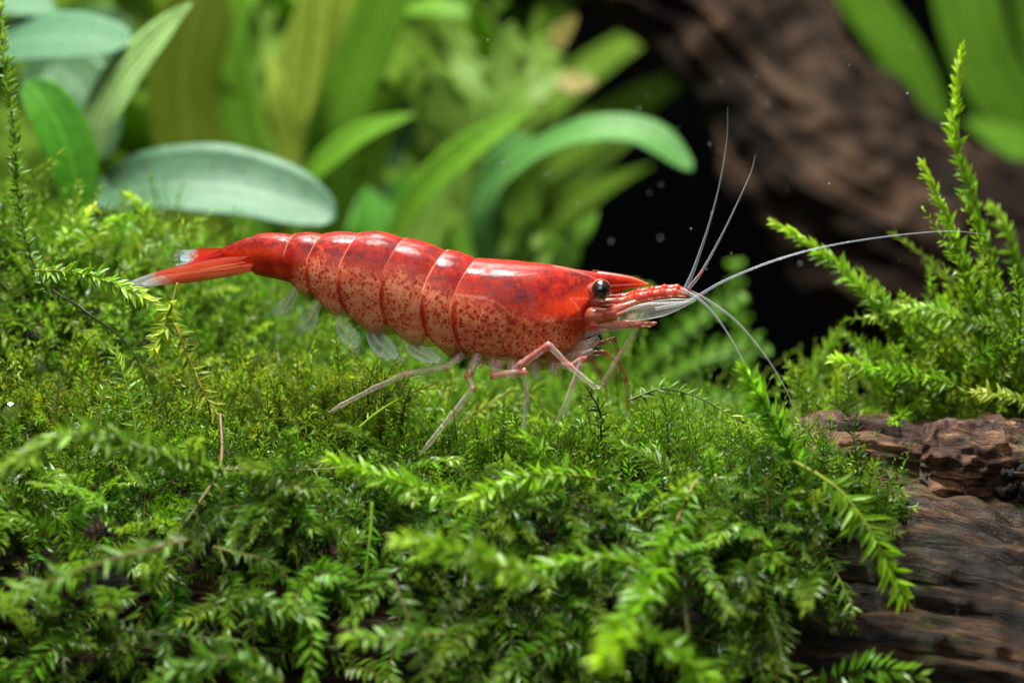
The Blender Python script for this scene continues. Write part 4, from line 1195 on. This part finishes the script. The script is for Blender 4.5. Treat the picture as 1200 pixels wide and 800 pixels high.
def seglen(px, py, poly):
    d = np.full(px.shape, 1e9)
    for (x0, y0), (x1, y1) in zip(poly[:-1], poly[1:]):
        vx, vy = x1 - x0, y1 - y0
        t = np.clip(((px - x0) * vx + (py - y0) * vy) / (vx * vx + vy * vy), 0, 1)
        d = np.minimum(d, np.hypot(px - x0 - t * vx, py - y0 - t * vy))
    return d


def g2(x):
    return np.exp(-x * x)


wn = fbm(np.stack([PX * 0.03, PY * 0.03, W * 0.03], -1), 4, 5)
# pigment: solid on the back, stippled on the flank
edge = np.interp(xs, [262, 330, 360, 385, 430, 480, 524, 560, 575, 620, 660, 700, 760], [2, 1.2, 0.50, 0.22, 0.13, 0.10, 0.10, 0.12, 0.22, 0.30, 0.36, 0.8, 2])
pig = np.clip(1.05 - (VF + (wn - 0.5) * 0.35 - edge[:, None]) * 2.2, 0, 1)
floor_ = np.interp(xs, [262, 400, 480, 545, 560, 600, 640, 680, 700, 760], [0.9, 0.34, 0.30, 0.34, 0.50, 0.48, 0.46, 0.36, 0.5, 0.95])
floor_ = floor_[:, None] * np.clip(1.0 - 0.85 * np.clip((VF - 0.72) / 0.28, 0, 1) ** 1.5 * (xs[:, None] > 340), 0.05, 1)
pig = np.maximum(pig, floor_)
# front edge of each flank plate carries a denser band
band = np.where((abd & (xs > 346))[:, None], g2((fph[:, None] - 0.10) / 0.16) * (VF > 0.4) * 0.16, 0)
pig = np.clip(pig + band, 0, 1)
belly_c = np.where(cara[:, None] & (VF > mar[:, None] + 0.01), 1.0, 0)
belly_a = np.where(apl[:, None] & (VF > mara[:, None] + 0.01), 1.0, 0)
pig = np.where((belly_c > 0) | (belly_a > 0), 0.22, pig)
for b in BND[1:]:
    rim = g2((xs - b - 3.0) / 2.6)[:, None] * np.clip((VF - 0.36) / 0.12, 0, 1) * (xs >= b - 0.1)[:, None] * np.clip((0.96 - VF) / 0.05, 0, 1)
    pig = np.clip(pig + 0.42 * rim, 0, 1)
pale = np.zeros_like(pig)
for b in BND[1:]:
    on = (xs >= b) & (xs < b + 1.2)
    pale[on] += (0.42 * np.clip((wn[on] - 0.36) * 5, 0.15, 1) * np.clip((0.46 - VF[on]) / 0.1, 0, 1))
on = (xs >= 560) & (xs < 561.3)
pale[on] = 0.42 * np.clip((wn[on] - 0.40) * 5, 0.15, 1)
near = W > -1e9
gro = seglen(PX, PY, [(541, 341), (556, 342), (578, 345), (592, 350), (604, 361), (618, 369), (650, 371), (692, 370)])
pale += 0.36 * g2(gro / 0.8) * (0.4 + wn)
gr2 = seglen(PX, PY, [(682, 373), (684, 362), (678, 353), (672, 347), (690, 348), (703, 350)])
pale += 0.2 * g2(gr2 / 0.8) * (0.4 + wn)
gr3 = seglen(PX, PY, [(650, 311), (672, 316), (690, 322), (700, 327)])
pale += 0.22 * g2(gr3 / 0.8)
gr4 = seglen(PX, PY, [(700, 338), (720, 334), (745, 333), (758, 333)])
pale += 0.7 * g2(gr4 / 0.9) * (xs[:, None] > 699)
pale += 0.7 * np.where((xs > 700)[:, None], np.clip((0.06 - VF) / 0.05, 0, 1) + np.clip((VF - 0.95) / 0.05, 0, 1), 0)
fe = np.clip(1 - np.abs(xs - 696) / 2.5, 0, 1)[:, None] * (VF > 0.3)
pale += 0.4 * fe
pale = np.clip(pale, 0, 0.9)
dark = g2((PX - 615) / 34) * g2((PY - 342) / 22) * 1.0 + g2((PX - 590) / 30) * g2((PY - 318) / 10) * 0.7 + g2((PX - 667) / 8) * g2((PY - 329) / 8) * 0.9
dark += g2((PX - 650) / 26) * g2((PY - 325) / 10) * 0.7
dark += np.where(abd[:, None], np.clip((0.42 - VF) / 0.2, 0, 1) * 0.95, 0)
dark += np.where(cara[:, None], np.clip((0.36 - VF) / 0.2, 0, 1) * 0.85, 0)
dark = np.clip(dark, 0, 0.95)
clear = np.where(belly_c > 0, 0.62, 0)
clear = np.where(belly_a > 0, 0.7, clear)
clear = np.maximum(clear, np.where((abd & (xs > 340))[:, None], 0.30 * np.clip((VF - 0.80) / 0.16, 0, 1) + 0.10 + 0.20 * np.clip((VF - 0.35) / 0.3, 0, 1), 0))
clear = np.maximum(clear, np.where(cara[:, None], 0.08 + 0.22 * np.clip((VF - 0.5) / 0.25, 0, 1), 0))
z2 = lambda q: np.concatenate([q.reshape(-1), [0.5, 0.5]])
mk('body', V, F, M_SHELL, shrimp, attrs={'pig': z2(pig), 'pale': np.concatenate([pale.reshape(-1), [0, 0]]), 'dark': np.concatenate([dark.reshape(-1), [0, 0]]), 'clear': np.concatenate([clear.reshape(-1), [0, 0]])})

# soft flesh seen through the clear shell
mf, ntf, outf = newmat('shrimp_flesh')
gf_ = NT(ntf)
pf = gf_.n('TexCoord').outputs['Object']
nf = gf_.n('TexNoise', {'Vector': pf, 'Scale': 9.0, 'Detail': 6.0, 'Roughness': 0.7}).outputs[0]
cfl = gf_.mix(gf_.maprange(nf, 0.36, 0.62), (0.36, 0.045, 0.02), (0.70, 0.27, 0.13))
cfl = gf_.mix(gf_.math('MULTIPLY', gf_.attr('dark').outputs['Fac'], 0.8), cfl, (0.09, 0.01, 0.008))
bf = gf_.n('BsdfPrincipled', {'Base Color': cfl, 'Roughness': 0.5, 'Specular IOR Level': 0.2, 'Subsurface Weight': 0.5, 'Subsurface Radius': (1, 0.35, 0.2), 'Subsurface Scale': 0.06})
ntf.links.new(bf.outputs[0], outf.inputs[0])
sel = (xs > 300) & (xs < 692)
cyp = ((tp + bt) / 2 - 4)[:, None]
Vf = sp(PX[sel], (cyp + (PY - cyp) * 0.80)[sel], (W * 0.76)[sel]).reshape(-1, 3)
mk('flesh', Vf, [grid_faces(int(sel.sum()), nt_, True)], mf, shrimp, attrs={'dark': dark[sel].reshape(-1)})

# fine teeth along the snout
parts = []
for i in range(20):
    x = 694 + i * 3.0 + R.uniform(-0.6, 0.6)
    y = np.interp(x, xs, tp) + 0.3
    b = sp(np.array([x, x + 1.6, x + 3.4]), np.array([y + 0.6, y - 0.6, y - 1.4]))
    parts.append(tube_geo(b, np.array([0.7, 0.5, 0.12]) * K, 5))
V, F = join(parts)
o = mk('rostrum_teeth', V, F, M_PED, shrimp, attrs={'pig': np.full(len(V), 0.35)})
o['kind'] = 'stuff'


def limb(name, pts, rads, w, mat, pig=(0.5, 0.2), nv=10, n=None, joints=True):
    """a jointed limb through photo points; w = offset to the near side at each point"""
    pts = np.asarray(pts, float)
    rads = np.asarray(rads, float) * (0.88 if mat in (M_LIMB, M_FARLIMB) else 0.85 if mat is M_FEELER else 1.0)
    w = np.asarray(w, float) * np.ones(len(pts))
    C = sp(pts[:, 0], pts[:, 1], w)
    if joints:
        # straight segments, a little swollen at each joint
        Ps, rs = [], []
        for i in range(len(C) - 1):
            for t, sw in ((0.0, 1.16), (0.07, 1.14), (0.16, 0.94), (0.4, 0.98), (0.7, 0.95), (0.88, 1.0)):
                Ps.append(C[i] * (1 - t) + C[i + 1] * t)
                q = rads[i] * (1 - t) + rads[i + 1] * t
                rs.append(q * (sw if i > 0 or t > 0.1 else 1.0))
        Ps.append(C[-1])
        rs.append(rads[-1])
        P, r = np.array(Ps), np.array(rs)
    else:
        n = n or 60
        P = spline(C, n)
        if mat is M_FEELER and n > 80:
            n = 260
            P = spline(C, n)
        r = np.interp(np.linspace(0, 1, n), np.linspace(0, 1, len(rads)), rads)
        if n == 260:
            r = r * (1 + 0.16 * np.sin(np.arange(n) * 2.1))
    V, F = tube_geo(P, r * K, nv)
    m = len(P)
    pg = np.interp(np.linspace(0, 1, m), np.linspace(0, 1, len(pig)), pig)
    if joints:
        jd = np.array([min(abs(i - 6 * k) for k in range(1, len(C))) for i in range(m)])
        pg = np.clip(pg + 0.22 * (jd <= 1), 0, 1)
    pa = np.concatenate([np.repeat(pg, nv), [pg[0], pg[-1]]])
    return mk(name, V, F, mat, shrimp, attrs={'pig': pa})


# walking legs, near side
limb('leg', [(548, 412), (530, 426), (482, 434), (448, 449), (409, 469), (394, 477.5)], [6, 5, 4.1, 3.2, 2.7, 0.8], [26, 34, 40, 42, 44, 44], M_LIMB, (0.6, 0.55, 0.5, 0.3, 0.1, 0.0))
limb('leg', [(568, 408), (556, 436), (563, 449), (540, 478), (512, 513), (501, 527)], [6.5, 5.4, 4.8, 3.8, 3.0, 0.8], [34, 44, 48, 52, 56, 56], M_LIMB, (0.7, 0.7, 0.7, 0.35, 0.1, 0.0))
limb('leg', [(592, 420), (586, 435), (623, 429), (626, 463), (622, 497), (621, 512)], [6, 5.4, 4.8, 3.4, 2.8, 0.8], [36, 46, 54, 56, 58, 58], M_LIMB, (0.6, 0.75, 0.7, 0.3, 0.05, 0.0))
limb('leg', [(610, 428), (618, 422), (651, 398), (676, 423), (704, 446), (712, 447)], [5.2, 5.4, 4.6, 3.8, 3.2, 1.2], [48, 52, 56, 58, 58, 57], M_LIMB, (0.6, 0.8, 0.75, 0.5, 0.0, 0.7))
limb('leg', [(656, 424), (676, 424), (690, 415), (678, 446), (667, 474), (657, 491)], [4.5, 4.8, 5.0, 4.0, 3.2, 0.9], [34, 42, 46, 48, 50, 50], M_LIMB, (0.6, 0.7, 0.7, 0.5, 0.1, 0.0))
# legs of the far side and mouth limbs
limb('leg', [(680, 412), (704, 403), (718, 398), (722, 412), (721, 428), (716, 446)], [3.5, 3.4, 3.2, 2.6, 2.3, 1.0], [-6, -10, -12, -14, -14, -14], M_FARLIMB, (0.7, 0.8, 0.6, 0.5))
limb('leg', [(684, 415), (706, 415), (722, 426), (731, 449), (733, 478), (730, 498)], [3.8, 3.4, 3.2, 3.0, 2.7, 1.0], [-14, -18, -20, -22, -24, -24], M_FARLIMB, (0.7, 0.8, 0.7, 0.5, 0.3))
limb('leg', [(676, 422), (694, 420), (702, 436), (709, 452), (712, 474)], [3.4, 3.2, 2.8, 2.4, 0.9], [2, 0, -2, -4, -4], M_FARLIMB, (0.7, 0.7, 0.6, 0.4))
limb('leg', [(560, 418), (575, 432), (596, 440), (608, 466), (612, 492)], [4, 3.6, 3.0, 2.4, 0.8], [-34, -44, -50, -54, -56], M_FARLIMB, (0.6, 0.5, 0.3, 0.2))
limb('mouth_leg', [(672, 396), (704, 386), (752, 378), (731, 410), (709, 446), (707, 452)], [5, 4.2, 3.4, 2.9, 2.6, 1.0], [4, 20, 20, 22, 26, 26], M_LIMB, (0.6, 0.5, 0.75, 0.45, 0.5, 0.9))
limb('feeding_limb', [(668, 386), (700, 381), (738, 377), (764, 378), (772, 376)], [6.0, 6.2, 4.6, 3.0, 1.2], [4, 18, 22, 20, 20], M_PED, (0.55, 0.45, 0.6, 0.2))
limb('feeding_limb', [(672, 370), (696, 369), (710, 369), (726, 366)], [9, 11, 9.5, 3.0], [6, 16, 18, 18], M_PED, (0.6, 0.55, 0.55, 0.6), joints=False, n=24)
limb('mouthparts', [(668, 408), (688, 404), (704, 394)], [11, 9, 4], [8, 16, 18], M_LIMB, (0.7, 0.6, 0.5), joints=False, n=16)
limb('mouthparts', [(660, 418), (680, 415), (698, 408)], [9, 7, 3], [12, 20, 22], M_LIMB, (0.7, 0.6, 0.5), joints=False, n=16)
# coxae under the chest
for x, y, ww in ((566, 418, 30), (584, 426, 34), (606, 432, 34), (632, 433, 30), (652, 428, 26)):
    limb('leg_base', [(x, y - 14), (x, y), (x + 3, y + 8)], [8, 6.6, 3.5], [ww - 8, ww, ww + 4], M_LIMB, (0.6, 0.55, 0.4), joints=False, n=12)

# antenna bases: two chains of short red joints, and the clear antenna scale below them
for ww, dy in ((8, 3), (-10, 0)):
    limb('antennule_base', [(680, 350 + dy), (728, 350 + dy), (748, 345 + dy), (764, 342 + dy), (778, 340 + dy), (792, 339 + dy), (806, 343 + dy)], [5, 5, 5.8, 5.8, 5.6, 5.0, 2.2], ww, M_PED, (0.5, 0.6, 0.9, 1.0, 0.95, 0.85, 0.5))
limb('antenna_base', [(700, 366), (716, 366), (732, 359), (748, 352)], [8, 8, 6, 3], [16, 20, 20, 18], M_PED, (0.5, 0.6, 0.75, 0.5), joints=False, n=24)


def plate(name, mid, hw, w0, w1, mat, pig, tilt=0.25, nu=30, nv=15, thick=0.25, jag=0.0):
    """thin fin plate: mid = photo points along it, hw = half widths (pixels)"""
    mid = np.asarray(mid, float)
    t = np.linspace(0, 1, nu)
    m2 = spline(np.column_stack([mid, np.zeros(len(mid))]), nu)[:, :2]
    T = np.gradient(m2, axis=0)
    T /= np.linalg.norm(T, axis=1)[:, None]
    nn = np.stack([-T[:, 1], T[:, 0]], -1)
    h = np.clip(spline(np.column_stack([np.array(hw, float)] * 3), nu)[:, 0], 0.5, 99)
    h = h * (1 + jag * np.clip(t * 2 - 0.6, 0, 1) * (R.uniform(-1, 0.6, nu)))
    s = np.linspace(-1, 1, nv)
    Q = m2[:, None] + nn[:, None] * (s[None] * h[:, None])[..., None]
    w = np.interp(t, [0, 1], [w0, w1])[:, None] + tilt * s[None] * h[:, None] + 0.1 * h[:, None] * s[None] ** 2
    top = sp(Q[..., 0], Q[..., 1], w + thick * (1 - 0.6 * np.abs(s))[None])
    bot = sp(Q[..., 0], Q[..., 1], w - thick * (1 - 0.6 * np.abs(s))[None])
    n = nu * nv
    V = np.vstack([top.reshape(-1, 3), bot.reshape(-1, 3)])
    e = []
    i = np.arange(nu - 1)
    for jj in (0, nv - 1):
        e.append(np.stack([i * nv + jj, (i + 1) * nv + jj, n + (i + 1) * nv + jj, n + i * nv + jj], -1))
    jx = np.arange(nv - 1)
    for i0 in (0, nu - 1):
        e.append(np.stack([i0 * nv + jx, i0 * nv + jx + 1, n + i0 * nv + jx + 1, n + i0 * nv + jx], -1))
    F = np.vstack([grid_faces(nu, nv), grid_faces(nu, nv, off=n)[:, ::-1]] + e)
    pg = np.interp(t, np.linspace(0, 1, len(pig)), pig)
    pg = np.repeat(pg[:, None], nv, 1).reshape(-1)
    rim = np.maximum(np.abs(s)[None] ** 6, (t ** 14)[:, None]) * np.clip(t * 3, 0, 1)[:, None]
    ray = 0.35 * np.abs(np.sin(np.linspace(0, 9, nv)))[None] * t[:, None]
    return mk(name, V, [F], mat, shrimp, attrs={'pig': np.tile(pg, 2), 'rim': np.tile(np.maximum(rim, ray).reshape(-1), 2)})


plate('antenna_scale', [(724, 371), (752, 364), (785, 357), (818, 349)], [3, 9, 8.5, 1], 22, 26, M_SCALE, (0.7, 0.55, 0.3, 0.0), tilt=0.3)
plate('antenna_scale', [(724, 362), (752, 356), (785, 351), (816, 346)], [3, 8, 7, 1], -20, -24, M_SCALE, (0.7, 0.55, 0.3, 0.0), tilt=-0.3)
limb('antenna_scale_rib', [(726, 366), (752, 356), (776, 353), (800, 352), (812, 350)], [1.6, 1.8, 1.5, 1.2, 0.5], 28, M_FEELER, (0.8, 0.5, 0.2), joints=False)

# feelers
limb('antennule', [(804, 338), (815, 312), (832, 262), (845, 212), (853, 162), (854, 126)], [3.0, 2.2, 1.3, 0.95, 0.65, 0.3], [8, 8, 10, 12, 14, 16], M_FEELER, (0.35, 0.15, 0.0), joints=False, n=90)
limb('antennule', [(806, 339), (822, 318), (845, 276), (866, 232), (879, 202), (884, 182)], [2.7, 2.0, 1.2, 0.85, 0.6, 0.3], [-10, -10, -12, -14, -16, -18], M_FEELER, (0.85, 0.6, 0.2, 0.0), joints=False, n=90)
limb('antennule', [(798, 338), (818, 348), (838, 366), (860, 397), (880, 432)], [2.6, 2.0, 1.5, 1.1, 0.7], [10, 12, 16, 22, 30], M_FEELER, (0.5, 0.3, 0.0), joints=False, n=90)
limb('antennule', [(806, 341), (832, 355), (865, 380), (900, 422), (925, 465), (937, 498)], [2.2, 1.8, 1.4, 1.1, 0.8, 0.4], [-10, -10, -8, -4, 0, 4], M_FEELER, (0.75, 0.45, 0.1), joints=False, n=90)
limb('antenna', [(770, 360), (806, 352), (850, 328), (905, 306), (965, 290), (1040, 279), (1110, 275), (1158, 281)], [2.0, 1.9, 1.6, 1.3, 1.05, 0.8, 0.6, 0.3], [20, 18, 14, 4, -10, -30, -60, -90], M_FEELER, (0.1, 0.0, 0.0), joints=False, n=120)

# tail fan
def fringe(name, pts, dirs, ln, mat, w, parent=None):
    """fine hairs along the rim of a fin"""
    parts = []
    pts = np.asarray(pts, float)
    P = spline(np.column_stack([pts, np.zeros(len(pts))]), 26)[:, :2]
    for q in P:
        dd = np.array(dirs) + R.normal(0, 0.25, 2)
        dd = dd / np.linalg.norm(dd) * ln * R.uniform(0.6, 1.2)
        tri = np.array([q, q + dd * 0.5, q + dd + R.normal(0, 0.6, 2)])
        parts.append(tube_geo(sp(tri[:, 0], tri[:, 1], w), np.array([0.35, 0.28, 0.1]) * K, 4))
    V, F = join(parts)
    o = mk(name, V, F, mat, parent or shrimp, attrs={'pig': np.zeros(len(V))})
    o['kind'] = 'stuff'
    return o


for mid, hw, w0, w1, pg, tl, tipl, tdir in (
        ([(298, 304), (268, 308), (230, 316), (192, 324), (162, 330)], [5, 8, 9.5, 8, 3], 12, 24, (1.7, 1.6, 1.45, 0.95, 0.0), 0.7, [(176, 323), (162, 328), (166, 333), (180, 335)], (-1, 0.2)),
        ([(302, 311), (270, 317), (232, 322), (200, 326), (176, 331)], [4.5, 6, 7, 6, 2.5], 18, 34, (1.7, 1.6, 1.3, 0.8, 0.0), 0.9, [(190, 330), (178, 333), (184, 336)], (-1, 0.35)),
        ([(286, 292), (258, 298), (232, 300), (214, 302), (202, 305)], [4, 6, 7.5, 7, 3.5], -8, -34, (1.7, 1.5, 1.1, 0.6, 0.0), -0.7, [(212, 296), (201, 301), (200, 308)], (-1, -0.05)),
        ([(286, 298), (256, 303), (230, 308), (205, 314)], [4, 5.5, 5.5, 2], -6, -22, (1.7, 1.5, 1.2, 0.2), -0.7, [(212, 310), (204, 313), (208, 317)], (-1, 0.25))):
    u = plate('uropod', mid, hw, w0, w1, M_TAIL, pg, tilt=tl)
    fringe('uropod_fringe', tipl, tdir, 7, M_FEELER, w1, u)
plate('telson', [(292, 291), (266, 297), (244, 303), (216, 311)], [13, 8, 4.2, 1.0], 0, 0, M_TAIL, (2.0, 2.0, 1.8, 1.0), tilt=0.1, thick=4.0)
limb('uropod_rib', [(292, 306), (255, 312), (215, 320), (176, 328)], [0.7, 0.6, 0.5, 0.25], [20, 26, 28, 30], M_PED, (0.5, 0.3), joints=False)

# swimmerets: clear paddles under the tail
for pts, hw, pg in (([(356, 326), (346, 347), (340, 356), (331, 362)], [2.5, 6, 10, 5], (0.5, 0.2, 0.0)),
                    ([(384, 340), (372, 364), (366, 374), (358, 383)], [2.5, 7, 13, 7], (0.5, 0.1, 0.0)),
                    ([(400, 354), (406, 380), (416, 394), (422, 405)], [4, 9, 11, 5], (0.2, 0.0, 0.0)),
                    ([(432, 372), (446, 396), (458, 408), (470, 416)], [5, 12, 13, 5], (0.2, 0.0, 0.0)),
                    ([(474, 386), (490, 406), (505, 414), (520, 420)], [5, 10, 10, 4], (0.2, 0.0, 0.0))):
    hw = [q * 0.85 for q in hw]
    fin = plate('swimmeret', pts, hw, 18, 22, M_FIN, pg, tilt=0.3, jag=0.45)
    q = np.array(pts, float)
    dd = unit(q[-1] - q[-2])
    nn = np.array([-dd[1], dd[0]])
    fringe('swimmeret_fringe', [q[-2] + nn * hw[-2], q[-1] + nn * hw[-1] * 0.8, q[-1] + dd * 2, q[-1] - nn * hw[-1] * 0.8, q[-2] - nn * hw[-2]], dd, 9, M_FEELER, 21, fin)
    limb('swimmeret_stalk', [tuple(q[0]), tuple(q[1]), tuple(q[2])], [3.0, 2.2, 0.8], [20, 24, 26], M_LIMB, (0.55, 0.2, 0.0), joints=False, n=16)


# eyes
def mat_eye():
    m, nt, out = newmat('eye')
    g = NT(nt)
    pz = g.attr('pupil').outputs['Fac']
    col = g.ramp(pz, [(0.0, (0.014, 0.010, 0.009)), (0.58, (0.020, 0.015, 0.014)), (0.74, (0.006, 0.006, 0.007)), (1.0, (0.003, 0.003, 0.004))])
    nz = g.n('TexNoise', {'Vector': g.n('TexCoord').outputs['Object'], 'Scale': 160.0, 'Detail': 2.0})
    bp = g.n('Bump', {'Height': nz.outputs[0], 'Strength': 0.15, 'Distance': 0.004})
    p = g.n('BsdfPrincipled', {'Base Color': col, 'Roughness': 0.22, 'Specular IOR Level': 0.6, 'Normal': bp.outputs[0], 'Coat Weight': 0.5, 'Coat Roughness': 0.08})
    nt.links.new(p.outputs[0], out.inputs[0])
    return m


M_EYE = mat_eye()


def eye(px, py, w, r, look):
    c = sp(px, py, w)
    look = unit(np.asarray(look, float))
    s1 = unit(np.cross(look, [0, 0, 1.0]))
    s2 = np.cross(s1, look)
    th = np.linspace(0.001, np.pi - 0.001, 30)
    ph = np.linspace(0, 2 * np.pi, 36, endpoint=False)
    t, f = np.meshgrid(th, ph, indexing='ij')
    V = c + r * K * (np.cos(t)[..., None] * look * 1.02 + (np.sin(t) * np.cos(f))[..., None] * s1 + (np.sin(t) * np.sin(f))[..., None] * s2)
    pu = np.clip(1 - t / 1.2, 0, 1).reshape(-1)
    e = mk('eye', V.reshape(-1, 3), [grid_faces(30, 36, True)], M_EYE, shrimp, attrs={'pupil': pu})
    # pale rim where the eye meets its stalk
    b = c - look * r * K * 0.35
    an = np.linspace(0, 2 * np.pi, 40)
    ring = b + (np.cos(an)[:, None] * s1 + np.sin(an)[:, None] * s2) * r * K * 0.97
    V, F = tube_geo(ring, np.full(40, 1.4 * K), 8)
    mk('eye_rim', V, F, M_PED, e, attrs={'pig': np.full(len(V), 0.3)})
    st = np.array([c - look * r * K * 0.4, c - look * r * K * 1.2 + np.array([-0.02, 0, 0]), c - look * r * K * 2.4 + np.array([-0.06, 0, 0])])
    V, F = tube_geo(spline(st, 10), np.linspace(r * 0.86, r * 0.6, 10) * K, 12)
    mk('eye_stalk', V, F, M_PED, e, attrs={'pig': np.full(len(V), 0.75)})


eye(708, 337, 27, 11.2, (0.06, -1, 0.05))
eye(720, 337.5, -22, 9.5, (0.35, 0.9, 0.05))

# ------------------------------------------------------------------ air bubble and drifting specks
mb, nt, out = newmat('bubble')
g = NT(nt)
p = g.n('BsdfGlass', {'Color': (1, 1, 1, 1), 'Roughness': 0.0, 'IOR': 1.3})
nt.links.new(p.outputs[0], out.inputs[0])


def ball(name, c, r, mat, n=24):
    th = np.linspace(0.001, np.pi - 0.001, n)
    ph = np.linspace(0, 2 * np.pi, n + 8, endpoint=False)
    t, f = np.meshgrid(th, ph, indexing='ij')
    V = c + r * np.stack([np.sin(t) * np.cos(f), np.sin(t) * np.sin(f), np.cos(t)], -1)
    return mk(name, V.reshape(-1, 3), [grid_faces(n, n + 8, True)], mat)


b = ball('air_bubble', at(11, 482, -0.75), 11 * K, mb)
tag(b, 'shiny round air bubble caught in the moss beside the faded sprig', 'bubble')

msp = mat_plain('speck', (0.5, 0.55, 0.55), rough=0.6, scale=20)
parts = []
for i in range(42):
    c = at(R.uniform(560, 1090), R.uniform(10, 330), R.uniform(0.5, 3.5))
    th, ph = np.meshgrid(np.linspace(0.05, np.pi - 0.05, 5), np.linspace(0, 2 * np.pi, 6, endpoint=False), indexing='ij')
    s = np.stack([np.sin(th) * np.cos(ph), np.sin(th) * np.sin(ph), np.cos(th)], -1) * (R.uniform(0.6, 1.3, (5, 6, 1)))
    parts.append(((c + s * R.uniform(0.3, 1.1) * K).reshape(-1, 3), [grid_faces(5, 6, True)]))
V, F = join(parts)
tag(mk('drifting_specks', V, F, msp), 'tiny pale specks drifting in the dark water', 'particles', kind='stuff')
